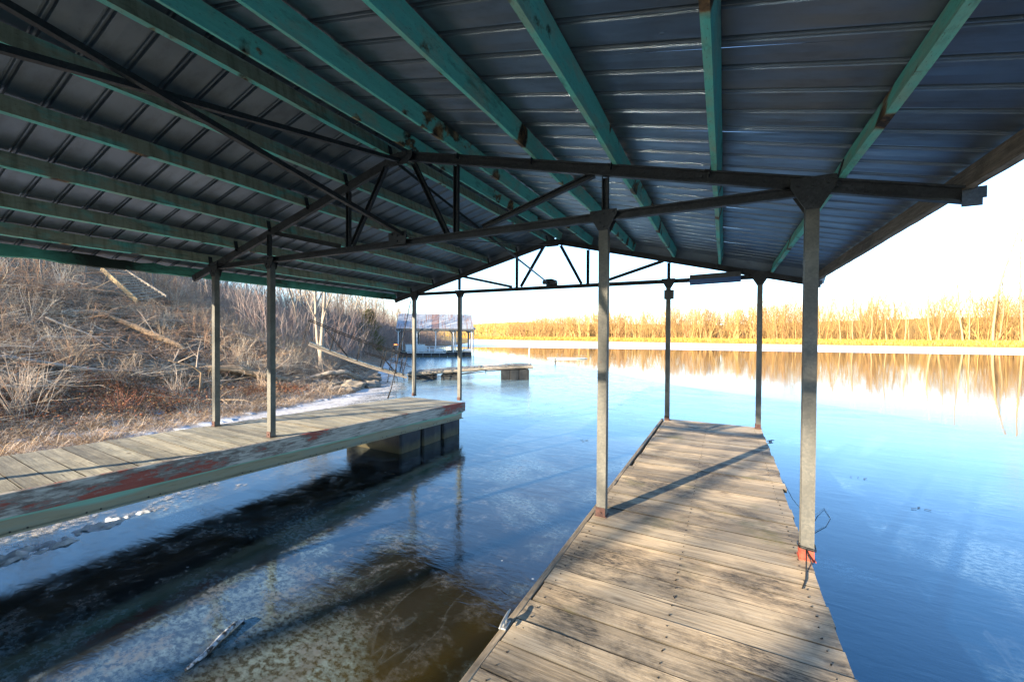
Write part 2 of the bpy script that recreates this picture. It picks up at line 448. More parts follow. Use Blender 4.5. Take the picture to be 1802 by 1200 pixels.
def m_water():
    t = NT('open_river_water')
    n = t.noise(1.3, 'world', (0.5, 1.6, 1), 3, 0.5)
    n2 = t.noise(9, 'world', (0.6, 1.3, 1), 3, 0.5)
    nm = t.bump(n, 0.05, 0.05); nm = t.bump(n2, 0.06, 0.008, nm)
    return t.fin((0.012, 0.03, 0.035), 0.02, 0, nm, 0.5, 1.34)
MAT['water'] = m_water()

def m_ice():
    t = NT('thin_clear_ice')
    P = 'world'
    blot = t.noise(3.4, P, (1, 1, 1), 7, 0.66, 0.3)
    blot2 = t.noise(0.35, P, (1, 1, 1), 4, 0.6)
    fine = t.noise(16, P, (1, 1.5, 1), 6, 0.7)
    x, y, z = t.sep(t.geo.outputs['Position'])
    # bubbles and hoar crystals caught in the ice: clustered pale blotches
    m = t.math('MULTIPLY', t.ramp(blot, [(0.52, 0.0), (0.60, 1.0)]), t.ramp(fine, [(0.38, 0.0), (0.62, 1.0)]))
    sheet = t.ramp(x, [(-0.0, 0.0), (1.0, 0.0)])
    inner = t.ramp(t.math('MULTIPLY_ADD', x, -0.1) if False else t.math('MULTIPLY', x, -0.1), [(0.12, 0.10), (0.30, 0.85)])
    m = t.math('MULTIPLY', m, inner)
    big = t.math('MULTIPLY', t.ramp(blot2, [(0.52, 0.0), (0.66, 0.30)]), t.ramp(fine, [(0.4, 0.2), (0.7, 1.0)]))
    m = t.math('ADD', m, big)
    deep = t.mix(t.ramp(t.math('MULTIPLY', x, -0.1), [(0.02, 0.0), (0.14, 1.0)]), (0.001, 0.012, 0.038), (0.004, 0.007, 0.011))
    ol = t.ramp(t.noise(0.45, P, (1, 1, 1), 3), [(0.45, 0.0), (0.62, 1.0)])
    deep = t.mix(t.math('MULTIPLY', t.math('ADD', t.math('MULTIPLY', ol, 0.6), 0.4), t.ramp(t.math('MULTIPLY', x, -0.1), [(0.09, 0.0), (0.12, 1.0), (0.22, 1.0), (0.36, 0.3)])), deep, (0.030, 0.022, 0.003))
    slip = t.ramp(t.math('MULTIPLY', x, -0.1), [(0.09, 0.0), (0.12, 1.0)])
    fr = t.math('ADD', t.ramp(t.math('MULTIPLY', y, 0.05), [(0.36, 0.0), (0.85, 0.42)]), t.math('MULTIPLY', t.ramp(t.noise(0.55, P, (1, 1, 1), 7, 0.66, 0.6), [(0.50, 0.0), (0.64, 0.30)]), t.ramp(fine, [(0.42, 0.1), (0.60, 1.0)])))
    deep = t.mix(fr, deep, (0.34, 0.52, 0.60))  # frost patches, plus pale sky reflection painted in toward the far ice
    col = t.mix(m, deep, (0.085, 0.088, 0.088))
    # pin-head bubbles
    bb = t.voro(2.2, P)
    col = t.mix(t.ramp(bb, [(0.022, 0.5), (0.03, 0.0)]), col, (0.4, 0.45, 0.5))
    # long refrozen cracks
    wv = t.noise(0.8, P, (1.0, 0.25, 1), 4, 0.6, 1.5, 0.6)
    ln = t.ramp(wv, [(0.490, 0.0), (0.50, 0.06), (0.51, 0.0)])
    col = t.mix(ln, col, (0.25, 0.32, 0.38))
    big_r = t.noise(1.2, P, (0.6, 1.5, 1), 4, 0.6)
    hgt = t.noise(5.5, P, (0.55, 1.4, 1), 4, 0.6, 0.8, 0.35)
    rg0 = t.ramp(t.math('MULTIPLY', y, 0.05), [(0.40, 0.0), (0.75, 0.11)])
    rg = t.math('ADD', rg0, t.math('ADD', t.ramp(big_r, [(0.3, 0.03), (0.7, 0.12)]), t.math('MULTIPLY', m, 0.18)))
    calm = t.ramp(big_r, [(0.35, 0.25), (0.65, 1.0)])
    nm = t.bump(t.math('MULTIPLY', hgt, t.math('MULTIPLY', calm, t.math('ADD', t.math('MULTIPLY', slip, 0.5), 0.8))), 0.10, 0.03)
    nm = t.bump(fine, 0.07, 0.005, nm)
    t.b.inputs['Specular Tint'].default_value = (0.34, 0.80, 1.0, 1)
    return t.fin(col, rg, 0, nm, 0.5, 1.85)
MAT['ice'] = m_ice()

def m_snowice():
    t = NT('snowy_shore_ice')
    a = t.n("ShaderNodeVertexColor", layer_name="tint")
    e = t.sep(a.outputs[0])[0]
    n = t.noise(1.6, 'world', (1.6, 0.8, 1), 8, 0.68, 0.4)
    n2 = t.noise(14, 'world', (1, 1, 1), 6, 0.7)
    f = t.math('ADD', t.math('ADD', e, t.math('MULTIPLY', t.math('SUBTRACT', n, 0.5), 1.9)), t.math('MULTIPLY', t.math('SUBTRACT', n2, 0.5), 1.7))
    m = t.ramp(f, [(0.22, 0.0), (0.45, 0.45), (0.95, 1.0)])
    pale = t.mix(n2, (0.30, 0.285, 0.27), (0.62, 0.60, 0.585))
    dirt = t.ramp(t.noise(3.2, 'world', (1, 1, 1), 6, 0.7), [(0.5, 0.0), (0.72, 0.65)])
    pale = t.mix(dirt, pale, (0.28, 0.23, 0.18))
    t.l(m, t.b.inputs['Alpha'])
    return t.fin(pale, 0.6, 0, t.bump(n2, 0.9, 0.02), 0.4)
MAT['snowice'] = m_snowice()
def m_farice():
    t = NT('white_river_ice')
    n = t.noise(0.06, 'world', (0.25, 2.2, 1), 6, 0.6)
    c = t.ramp(n, [(0.30, (0.30, 0.29, 0.30)), (0.42, (0.6, 0.6, 0.62)), (0.6, (0.78, 0.80, 0.84))])
    return t.fin(c, t.ramp(n, [(0.30, 0.10), (0.48, 0.5)]), 0, None, 0.5)
MAT['farice'] = m_farice()

# ------------------------------------------------------------------ terrain
SH = np.array([(-400, -9), (-60, -8.6), (-20, -9.0), (-6, -10.0), (0, -11.0), (5, -11.8), (8, -12.3), (10.5, -12.8), (14, -15.3), (17, -17.5), (20, -20.0), (27, -26.5),
               (36, -34), (60, -46), (100, -66), (170, -112), (260, -178), (400, -270), (900, -600), (2000, -1300)], float)
FS = np.array([(-2000, 1500), (-600, 560), (-260, 300), (-112, 186), (-62, 168), (4, 152), (66, 142), (150, 135), (400, 120), (2000, 60)], float)
def shore_x(y): return np.interp(y, SH[:, 0], SH[:, 1])
def far_y(x): return np.interp(x, FS[:, 0], FS[:, 1])
def vnoise(x, y, s, seed):
    """cheap smooth noise"""
    r = np.random.RandomState(seed); o = 0
    for k in range(5):
        a = r.uniform(0, 2 * math.pi); p, q = r.uniform(0, 6.28, 2); fr = s * r.uniform(0.6, 1.7)
        o = o + np.sin((x * math.cos(a) + y * math.sin(a)) * fr + p) * np.cos((x * math.sin(a) - y * math.cos(a)) * fr * 0.8 + q)
    return o / 5
def H(x, y):
    x = np.asarray(x, float); y = np.asarray(y, float)
    d = (shore_x(y) - x) * np.interp(y, [-50, 8, 20, 60, 900], [1, 1, .85, .85, .75])
    up = np.interp(d, [-8, -1.5, 0, 1.5, 3, 5.5, 9, 18, 30, 60, 400], [-1.6, -0.35, 0.02, 0.14, 0.42, 1.35, 2.35, 5.6, 10.2, 18, 24])
    up = np.where(up > .6, .6 + (up - .6) * np.interp(y, [-70, -30, -8], [1.25, 1.12, 1.0]), up)  # unseen hill behind the camera, raised to block low sky glow
    fade = np.interp(y, [12, 22, 40, 80, 200], [1, 0.95, 0.75, 0.42, 0.3])
    low = np.minimum(up, 0.5)
    hl = low + (up - low) * fade
    hl = hl + np.clip(d, 0, 4) / 4 * (vnoise(x, y, 0.9, 1) * 0.28 + vnoise(x, y, 2.6, 2) * 0.10) + np.clip(d - 6, 0, 10) / 10 * vnoise(x, y, 0.25, 3) * 0.8
    e = (y - far_y(x)) * 0.95
    hf = np.interp(e, [-15, -2, 0, 3, 20, 60, 400], [-1.6, -.4, 0.02, 0.6, 1.1, 2.0, 6])
    hf = hf + np.clip(e - 42, 0, 50) * np.interp(x, [-110, -60, 0, 80], [0.0, .06, .13, .17])
    hf = hf + np.clip(e - 25, 0, 60) * np.interp(x, [-400, -160, -60, 0], [0.22, 0.20, 0.08, 0.0]) + np.clip(e, 0, 10) / 10 * vnoise(x, y, 0.12, 5) * 0.25
    return np.maximum(np.maximum(hl, hf), -1.6)
def Hs(x, y): return float(H(x, y))

def grid_axis(parts):
    o = []
    for a, b, s in parts: o += list(np.arange(a, b, s))
    return np.array(o + [parts[-1][1]])
gx = grid_axis([(-1500, -300, 60), (-300, -80, 8), (-80, -40, 2), (-40, -24, 0.6), (-24, -8, 0.25), (-8, 10, 3), (10, 200, 10), (200, 1500, 60)])
gy = grid_axis([(-400, -60, 20), (-60, -6, 1.5), (-6, 20, 0.28), (20, 50, 0.9), (50, 130, 3), (130, 190, 1.5), (190, 400, 8), (400, 2200, 60)])
X, Y = np.meshgrid(gx, gy); Z = H(X, Y)
nx, ny = len(gx), len(gy)
idx = np.arange(nx * ny).reshape(ny, nx)
q = np.stack([idx[:-1, :-1], idx[:-1, 1:], idx[1:, 1:], idx[1:, :-1]], -1).reshape(-1, 4)
me = mesh_np("ground", np.stack([X, Y, Z], -1), q, [MAT['ground']], smooth=True)
tag(link("ground", me), None, None, kind="structure")

me = mesh_np("water", [(-1500, -400, 0), (1500, -400, 0), (1500, 2200, 0), (-1500, 2200, 0)], [(0, 1, 2, 3)], [MAT['water']])
tag(link("water", me), None, None, kind="structure")

# thin ice sheet around the docks, its outer edge curving across the river
EDGE = [(-60, 75), (-34, 46), (-18.5, 33.0), (-13.4, 30.2), (-10, 29.0), (-7.5, 27.2), (-4.4, 23.0), (-1.66, 19.84), (0.6, 18.2), (2.93, 17.0), (4.67, 15.36), (6.06, 13.56), (8.5, 11.0), (13, 7.5), (22, 3), (40, -6), (90, -30)]
ev = [(x, y) for x, y in EDGE]
ex = np.array([e[0] for e in ev]); ey = np.array([e[1] for e in ev])
xs = np.linspace(-60, 90, 400); ys = np.interp(xs, ex, ey) + vnoise(xs, xs * 0, 1.1, 8) * 0.25 + vnoise(xs, xs * 0, 0.35, 9) * 0.5
top = np.stack([xs, ys, np.full_like(xs, 0.004)], -1); bot = np.stack([xs, np.full_like(xs, -60), np.full_like(xs, 0.004)], -1)
vv = np.concatenate([top, bot]); n = len(xs)
q = np.array([(n + i, n + i + 1, i + 1, i) for i in range(n - 1)])
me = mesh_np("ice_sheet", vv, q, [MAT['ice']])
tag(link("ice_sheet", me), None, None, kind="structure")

# snowy ice along the near shore
SI = np.array([(-20, -8.0), (-3, -6.6), (1.0, -5.7), (2.2, -6.0), (4.0, -6.2), (5.8, -6.7), (8, -8.3), (10.9, -10.0), (13.5, -11.8), (16, -14.8), (20, -18.6), (26, -25.0)], float)
ys = np.linspace(-20, 26, 240); u = np.linspace(0, 1, 26)
xo = np.interp(ys, SI[:, 0], SI[:, 1]) - .12 + vnoise(ys, ys * 0, 1.6, 21) * 0.25
xi = shore_x(ys) - 1.2
Xs = xo[:, None] * (1 - u) + xi[:, None] * u; Ys = np.repeat(ys[:, None], len(u), 1)
Zs = 0.010 + 0.010 * np.clip(u * 6, 0, 1)[None, :] + 0.05 * np.clip((Xs * 0 + u - 0.6), 0, 1)
ii = np.arange(Xs.size).reshape(Xs.shape)
q = np.stack([ii[:-1, :-1], ii[1:, :-1], ii[1:, 1:], ii[:-1, 1:]], -1).reshape(-1, 4)
tint = np.zeros((Xs.size, 3)); tint[:, 0] = np.repeat(np.clip(u * 2.2, 0, 1)[None, :], len(ys), 0).ravel()
me = mesh_np("shore_ice", np.stack([Xs, Ys, Zs], -1), q, [MAT['snowice']], tint=tint, smooth=True)
tag(link("shore_ice", me), None, None, kind="structure")

# white ice along the far shore
xs = np.linspace(-420, 400, 160)
fy = far_y(xs)
wid = np.interp(xs, [-400, -112, -60, 0, 60, 400], [190, 130, 105, 78, 60, 50])
o = fy - wid + vnoise(xs, xs * 0, 0.05, 31) * 6; vv = np.concatenate([np.stack([xs, o, np.full_like(xs, 0.012)], -1), np.stack([xs, fy + 6, np.full_like(xs, 0.012)], -1)])
n = len(xs); q = np.array([(i, i + 1, n + i + 1, n + i) for i in range(n - 1)])
tag(link("river_ice", mesh_np("river_ice", vv, q, [MAT['farice']])), None, None, kind="structure")

# ------------------------------------------------------------------ boathouse
XR, ZR, SL = -3.2123, 4.2423, 0.2496
YN, YF, YB = 3.473, 8.028, -1.08          # near, far and rear trusses
ZD, ZC = 0.70, 3.27
LO, LI, RI, RO = -6.984, -5.585, -0.921, 0.53
EL, ER = -7.60, 1.34
raf = lambda x: ZR - SL * abs(x - XR)
house = empty("boathouse", (XR, YN, 0), "open boathouse with teal roof beams and steel posts over the river ice", "boathouse")
hx, hy = XR, YN
def hb(mb, name, mats, parent=None, smooth=False):
    o = mb.build(name, mats, parent or house, smooth)
    return o
def place(o, ox, oy, oz=0):               # shift a mesh drawn in world coordinates so that its origin is useful
    for v in o.data.vertices: v.co -= Vector((ox, oy, oz))
    o.location = Vector((ox, oy, oz)) - (Vector((hx, hy, 0)) if o.parent is house else Vector((0, 0, 0)))
    return o

def cprof(w, d, t=0.004, lip=0.018):      # C channel: w across, d deep, open toward +b
    return [(-w/2, -d/2), (w/2, -d/2), (w/2, d/2), (w/2 - lip, d/2), (w/2 - lip, d/2 - t), (w/2 - t, d/2 - t), (w/2 - t, -d/2 + t),
            (-w/2 + t, -d/2 + t), (-w/2 + t, d/2 - t), (-w/2 + lip, d/2 - t), (-w/2 + lip, d/2), (-w/2, d/2)]

def gusset_poly(x, z, yf, wtop, wbot, htop, hbot, mat, parent, name="gusset_plate"):
    mb = MB(); t = 0.006
    pts = [(-wtop, htop), (-wtop, htop * 0.25), (-wbot, -hbot), (wbot, -hbot), (wtop, htop * 0.25), (wtop, htop)]
    a = [(x + p[0], yf, z + p[1]) for p in pts]; b = [(x + p[0], yf + t, z + p[1]) for p in pts]
    n = len(pts)
    mb.add(a + b, [tuple(range(n)), tuple(range(2 * n - 1, n - 1, -1))] + [(i, i + n, (i + 1) % n + n, (i + 1) % n) for i in range(n)])
    for p in ((-wtop * .6, htop * .55), (wtop * .6, htop * .55), (0, htop * .1), (0, -hbot * .6)):
        mb.rod((x + p[0], yf - 0.010, z + p[1]), (x + p[0], yf + 0.001, z + p[1]), 0.012, 6)
    o = hb(mb, name, mat, parent)
    return o

MD = MAT['dark_steel']
def truss(Yt):
    tr = empty("truss", (0, 0, 0), None, None); tr.parent = house; tr.location = (-hx, -hy, 0)
    def pc(mb, name, mat=MD): return mb.build(name, mat, tr)
    for s_, xe in ((-1, EL), (1, ER)):
        mb = MB(); mb.extr(cprof(0.10, 0.045, 0.004, 0.015), (XR + s_ * 0.02, Yt, raf(XR) - 0.005), (xe, Yt, raf(xe)), (0, 0, 1)); o = pc(mb, "rafter")
        # row of bolt holes and end plate
        for k in range(5):
            mb = MB(); x = XR + s_ * (2.2 + 0.42 * k); mb.rod((x, Yt - 0.030, raf(x)), (x, Yt - 0.022, raf(x)), 0.011, 6); pc(mb, "bolt")
        mb = MB(); x = xe - s_ * 0.03; mb.box((x, Yt - 0.027, raf(x) - 0.02), (0.09, 0.008, 0.10)); mb.box((x + s_ * 0.04, Yt - 0.0205, raf(x) + 0.01), (0.05, 0.006, 0.07))
        pc(mb, "end_plate")
    mb = MB(); mb.extr(cprof(0.075, 0.045, 0.004, 0.014), (LO, Yt, ZC + 0.01), (RO, Yt, ZC), (0, 0, 1)); pc(mb, "bottom_chord")
    webs = [((-3.42, 4.15), (-3.96, 3.32)), ((-4.08, 3.99), (-4.08, 3.31)), ((-5.50, 3.64), (-4.18, 3.33)),
            ((-3.06, 4.15), (-2.60, 3.32)), ((-2.45, 3.99), (-2.45, 3.31)), ((-1.02, 3.66), (-2.17, 3.33)),
            ((LI, 3.62), (LI, 3.33)), ((RI, 3.62), (RI, 3.33))]
    for i, (a, b) in enumerate(webs):
        yo = Yt + (0.026 if i % 2 else -0.026) * 0.9
        mb = MB(); mb.extr(cprof(0.055, 0.04, 0.003, 0.01), (a[0], yo, a[1]), (b[0], yo, b[1]), (1, 0, 0.05)); pc(mb, "web_bar")
    o = gusset_poly(XR, ZR - 0.07, Yt - 0.052, 0.20, 0.12, 0.09, 0.05, MD, tr, "peak_plate")
    gusset_poly(-3.22, ZC + 0.07, Yt - 0.058, 0.13, 0.12, 0.05, 0.09, MD, tr, "chord_plate")
    return tr
for Yt in (YN, YF, YB): truss(Yt)

# posts: C channels with a gusset at the head and a red foot plate
for Yt in (YN, YF, YB):
    for x in (LO, LI, RI, RO):
        left = x < -3
        zb = ZD + (0.118 if (left and Yt == YN) else 0.24 if (left and Yt == YB) else 0.0) + 0.012
        zt = ZC + 0.03
        mb = MB(); mb.extr(cprof(0.074, 0.078, 0.0045, 0.020), (0, 0, zb), (0, 0, zt), (0, 1, 0))
        o = hb(mb, "post", MAT['galv']); o.location = (x - hx, Yt - hy, 0)
        g = MB(); wt, wb, ht, hb_ = (0.115, 0.042, 0.05, 0.12) if x in (LI, RI) else (0.13, 0.042, 0.08, 0.14)
        pts = [(-wt, ht), (-wt, 0.01), (-wb, -hb_), (wb, -hb_), (wt, 0.01), (wt, ht)]
        for yy in (-0.046, 0.040):
            a = [(p[0], yy, ZC + p[1]) for p in pts]; b = [(p[0], yy + 0.006, ZC + p[1]) for p in pts]; n = 6
            g.add(a + b, [tuple(range(n)), tuple(range(2 * n - 1, n - 1, -1))] + [(i, i + n, (i + 1) % n + n, (i + 1) % n) for i in range(n)])
        for px, pz in ((-.085, .03), (.085, .03), (0, .02), (0, -.09), (-.03, -.05)):
            g.rod((px, -0.056, ZC + pz), (px, -0.045, ZC + pz), 0.011, 6)
        g.build("gusset_plate", MD, o)
        ft = MB()
        ft.box((0, 0, zb - 0.004), (0.10, 0.10, 0.008))
        ft.box((0, -0.0425, zb + 0.035), (0.078, 0.005, 0.07)); ft.box((-0.0425, 0, zb + 0.035), (0.005, 0.078, 0.07))
        ft.rod((0.0, -0.055, zb + 0.03), (0.0, -0.044, zb + 0.03), 0.009, 6)
        ft.build("foot_plate", MAT['red_foot'] if (x == RO and Yt == YN) else MAT['dull_foot'], o)

# purlins
PX = [-7.08, -6.39, -5.60, -4.80, -4.08, -3.36, -3.06, -2.40, -1.57, -0.83, -0.08, 0.69]
Y0R, Y1R = -1.55, 8.12
PB, PD = 0.052, 0.145                       # gap over the rafter line, board depth
th = math.atan(SL)
for i, x in enumerate(PX):
    s_ = -1 if x < XR else 1
    zb = raf(x) + PB
    w = 0.040
    L = Y1R - 0.10 - (Y0R + 0.05)
    mb = MB()
    nseg = 16; vs = []; fs = []; ms = []
    r_ = random.Random(i + 3)
    for k in range(nseg + 1):
        yy = -L / 2 + L * k / nseg; j = r_.uniform(-.004, .004); sag = -0.006 * math.sin(k * 1.3 + i)
        for (a, b) in ((-w/2, 0), (w/2, 0), (w/2, PD), (-w/2, PD)): vs.append((a + j, yy, b + sag))
    for k in range(nseg):
        for e in range(4):
            fs.append((k*4+e, (k+1)*4+e, (k+1)*4+(e+1)%4, k*4+(e+1)%4)); ms.append(1 if (e in (1, 3) and s_ < 0) else 0)
    fs += [(0, 1, 2, 3), (nseg*4+3, nseg*4+2, nseg*4+1, nseg*4)]; ms += [0, 0]
    mb.v, mb.f, mb.m = vs, fs, ms
    o = mb.build("purlin", [MAT['teal'], MAT['teal_worn']], house)
    o.location = (x - hx, (Y1R - 0.10 + Y0R + 0.05) / 2 - hy, zb)
    o.rotation_euler = (0, s_ * th, 0)
    if s_ < 0: o["label"] = "purlin with brown weathered sides and a teal lower edge"
    for Yt in (YN, YF, YB):                 # steel clips that tie it to each rafter
        c = MB(); c.box((-s_ * -0.0 + (-0.026 if s_ > 0 else 0.026), Yt - (Y1R - 0.10 + Y0R + 0.05) / 2 - 0.03, 0.03), (0.006, 0.05, 0.16))
        c.box(((-0.045 if s_ > 0 else 0.045), Yt - (Y1R - 0.10 + Y0R + 0.05) / 2 - 0.03, -0.012), (0.034, 0.05, 0.006))
        c.build("clip", MD, o)

# eave boards
for x, s_ in ((-7.66, -1), (1.30, 1)):
    mb = MB(); nseg = 60; L = Y1R - Y0R - 0.06; r_ = random.Random(5); vs = []; fs = []
    for k in range(nseg + 1):
        yy = -L / 2 + L * k / nseg
        ywo = (Y1R + Y0R) / 2 + yy
        rot = s_ < 0 and -0.5 < ywo < 3.6
        lo = r_.uniform(-.016, .02) * math.sin((ywo + .5) / 4.1 * 3.14) if rot else r_.uniform(-.003, .003)
        hi = (-0.03 * r_.random() if rot and r_.random() < .45 else 0)
        for (a, b) in ((-0.02, lo), (0.02, lo), (0.02, 0.15 + hi), (-0.02, 0.15 + hi)): vs.append((a, yy, b))
    for k in range(nseg):
        for e in range(4): fs.append((k*4+e, (k+1)*4+e, (k+1)*4+(e+1)%4, k*4+(e+1)%4))
    fs += [(0, 1, 2, 3), (nseg*4+3, nseg*4+2, nseg*4+1, nseg*4)]
    mb.v, mb.f, mb.m = vs, fs, [0] * len(fs)
    o = mb.build("eave_board", MAT['rot'] if s_ < 0 else MAT['old_wood'], house)
    o.location = (x - hx, (Y1R + Y0R) / 2 - hy, raf(x) + 0.035); o.rotation_euler = (0, s_ * th, 0)
    o["label"] = "rotten teal eave board, blackened and broken at its top" if s_ < 0 else "dark weathered wooden eave board"

# roof sheets: ribbed steel panels 0.91 m wide running down each slope
def rib_profile(width, plain=False):
    pr = []
    if plain: return [(0, 0), (width, 0)]
    k = 0
    while k * 0.2286 < width - 0.01:
        b = k * 0.2286
        for a, h in ((0, 0), (.070, .0015), (.128, .0), (.140, 0), (.146, .022), (.160, .022), (.166, .0), (.172, 0), (.178, .014), (.188, .014), (.194, 0)):
            if b + a < width: pr.append((b + a, h))
        k += 1
    pr.append((width, 0)); return pr
def sheet_mesh(width, plain, length):
    pr = rib_profile(width, plain); n = len(pr); nl = 10; t = 0.0012
    r_ = random.Random(int(width * 100)); vs = []
    for l in range(nl + 1):
        for (a, h) in pr: vs.append((length * l / nl, a, h + r_.uniform(-.0012, .0012)))
    m_ = len(vs)
    vs += [(x, y, z + t) for x, y, z in vs]
    fs = []
    for l in range(nl):
        for k in range(n - 1):
            a = l * n + k; fs.append((a, a + 1, a + n + 1, a + n)); fs.append((m_ + a, m_ + a + n, m_ + a + n + 1, m_ + a + 1))
    for k in range(n - 1):
        fs.append((k, m_ + k, m_ + k + 1, k + 1)); a = nl * n + k; fs.append((a, a + 1, m_ + a + 1, m_ + a))
    for l in range(nl):
        a = l * n; fs.append((a, a + n, m_ + a + n, m_ + a)); a = l * n + n - 1; fs.append((a, m_ + a, m_ + a + n, a + n))
    me = bpy.data.meshes.new("roof_sheet"); me.from_pydata(vs, [], fs); me.materials.append(MAT['roof']); me.update(); return me
LEN = (XR + 7.82 - 0.02) / math.cos(th)
m_full = sheet_mesh(0.9144, False, LEN); m_plain = sheet_mesh(0.42, True, LEN)
zs = ZR + PB + PD * math.cos(th) + 0.018
for s_ in (-1, 1):
    y = 7.74; first = True
    while y > Y0R + 0.1:
        if first: me_, yy = m_plain, 7.73
        else:
            y -= 0.9144; me_, yy = m_full, y
        o = link("roof_panel", me_, house)
        L2 = LEN if s_ < 0 else LEN
        o.location = (XR + s_ * 0.02 - hx, yy - hy, zs + (0.002 if first else 0))
        # a positive-slope copy is mirrored by turning the sheet end for end
        o.rotation_euler = (0, th, 0) if s_ > 0 else (0, math.pi - th, 0)
        if s_ < 0:
            o.rotation_euler = (0, 0, math.pi); o.rotation_euler = Matrix.Rotation(math.pi, 4, 'Z').to_3x3().to_4x4().to_euler()
            R = Matrix.Rotation(-th, 4, 'Y') @ Matrix.Rotation(math.pi, 4, 'Z')
            o.rotation_euler = R.to_euler(); o.location.y += (0.42 if first else 0.9144)
        first = False
mb = MB(); mb.extr([(-0.16, -0.16 * SL), (0, 0), (0.16, -0.16 * SL), (0.16, -0.16 * SL + .003), (0, .003), (-0.16, -0.16 * SL + .003)], (XR, Y0R, zs + 0.03), (XR, Y1R + .03, zs + 0.03), (1, 0, 0))
o = hb(mb, "ridge_cap", MAT['roof']); o.location = (-hx, -hy, 0)
# gable-end angle along the far edge
for s_, xe in ((-1, EL - .15), (1, ER + .1)):
    mb = MB(); mb.extr([(-.03, -.003), (.03, -.003), (.03, .003), (-.03, .003)], (XR, Y1R + .03, raf(XR) + .13), (xe, Y1R + .03, raf(xe) + .13), (0, 0, 1))
    o = hb(mb, "gable_trim", MAT['dark_steel']); o.location = (-hx, -hy, 0)
for s_, xe in ((-1, EL - .15), (1, ER + .1)):
    mb = MB(); mb.extr([(-.10, -.004), (.105, -.004), (.105, .004), (-.10, .004)], (XR + s_ * .03, Y1R + .02, raf(XR) + .13), (xe, Y1R + .02, raf(xe) + .13), (0, 0, 1))
    o = hb(mb, "gable_flashing", MAT['roof']); o.location = (-hx, -hy, 0)
# cross bracing in the ridge plane
for a, b in (((-3.15, YN, ZC + .06), (-3.15, YB, 4.16)), ((-3.21, YN, 4.17), (-3.21, YB, ZC + .06)), ((-3.27, YN, 4.17), (-3.27, YF, ZC + .06))):
    mb = MB(); mb.extr([(-.022, -.003), (.022, -.003), (.022, .035), (.018, .035), (.018, .003), (-.022, .003)], a, b, (1, 0, 0))
    o = hb(mb, "ridge_brace", MD); o.location = (-hx, -hy, 0)
mb = MB(); mb.rod((-3.10, YN, ZC + 0.05), (-3.10, YF, 4.14), 0.006, 6); o = hb(mb, "tie_wire", MD); o.location = (-hx, -hy, 0)

# ------------------------------------------------------------------ plank mesh shared by the walkways
def plank_mesh(name, L, W, T, mat, seed, cup=0.002):
    r_ = random.Random(seed); nl = 6; ch = 0.0025; vs = []; fs = []
    for l in range(nl + 1):
        x = -L / 2 + L * l / nl; b = r_.uniform(-.0015, .0015); dz = r_.uniform(-.0015, .0015)
        if l in (0, nl): x += r_.uniform(-.003, .003)
        for (a, z) in ((-W/2, -T), (-W/2 + b, -ch), (-W/2 + ch + b, 0), (0, -cup), (W/2 - ch + b, 0), (W/2 + b, -ch), (W/2, -T)):
            vs.append((x, a, z + dz))
    n = 7
    for l in range(nl):
        for k in range(n):
            a = l * n + k; b = l * n + (k + 1) % n; fs.append((a, a + n, b + n, b))
    fs += [tuple(range(n)), tuple(range(nl * n + n - 1, nl * n - 1, -1))]
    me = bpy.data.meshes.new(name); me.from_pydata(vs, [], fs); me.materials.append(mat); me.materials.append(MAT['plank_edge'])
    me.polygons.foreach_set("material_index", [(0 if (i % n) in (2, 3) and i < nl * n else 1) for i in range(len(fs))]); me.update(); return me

# ------------------------------------------------------------------ right walkway
dock = empty("floating_walkway", (-0.22, 3.0, 0), "weathered plank walkway with dark mildew patches in front of the camera", "walkway")
def dk(o, parent=dock, off=(-0.22, 3.0, 0)):
    o.location = Vector(o.location) - Vector(off); return o
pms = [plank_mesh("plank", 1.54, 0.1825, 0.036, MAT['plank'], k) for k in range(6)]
y = -0.92; k = 0; rp = random.Random(4)
while y < 8.2:
    o = link("plank", pms[k % 6], dock)
    xoff = rp.uniform(-.006, .006)
    o.location = (-0.220 + xoff + 0.22 + (0.03 if y > 5 else 0.0), y - 3.0, ZD + rp.uniform(-.003, .003))
    o.rotation_euler = (rp.uniform(-.012, .012), rp.uniform(-.002, .002), rp.uniform(-.003, .003) + (math.pi if k % 3 == 1 else 0) - 0.004)
    if y > 8.0: pass
    y += 0.187; k += 1
YE = y - 0.09
mb = MB(); rr = random.Random(9); pts = []
prev = None
mb.box((-1.017, (YE - 1.0) / 2, ZD - 0.101), (0.040, YE + 1.0, 0.20), ch=0.004)
o = dk(mb.build("side_board", MAT['side_rail'], dock)); o.location = (0.22, -3.0, 0)
mb = MB(); mb.box((0.53, (YE - 1.0) / 2, ZD - 0.14), (0.042, YE + 1.0, 0.19)); mb.box((-0.25, YE - .02, ZD - 0.14), (1.50, 0.042, 0.19))
mb.box((-0.25, (YE - 1.0) / 2, ZD - 0.14), (0.042, YE + 0.9, 0.19)); o = mb.build("joist", MAT['old_wood'], dock); o.location = (0.22, -3.0, 0)
def make_float(L, W, Hh, n, parent, cx, cy, zb=0.0):
    """n black blocks along Y held by straps"""
    for i in range(n):
        mb = MB(); d = L / n
        mb.box((0, 0, Hh / 2 - 0.12), (W, d - 0.05, Hh + 0.12 - 0.0), ch=0.025)
        f = mb.build("float_block", MAT['float'], parent); f.location = (cx, cy - L / 2 + d * (i + .5), zb)
        mb = MB()
        mb.box((0, 0, Hh / 2 - 0.10), (W - 0.06, 0.05, Hh), ch=0.0); s2 = mb.build("strap", MAT['strap'], f); s2.location = (0, d / 2 - 0.001, 0)
for cy in (7.2, 0.0, 3.4): make_float(1.5, 1.2, 0.46, 3, dock, 0.0, cy - 3.0)

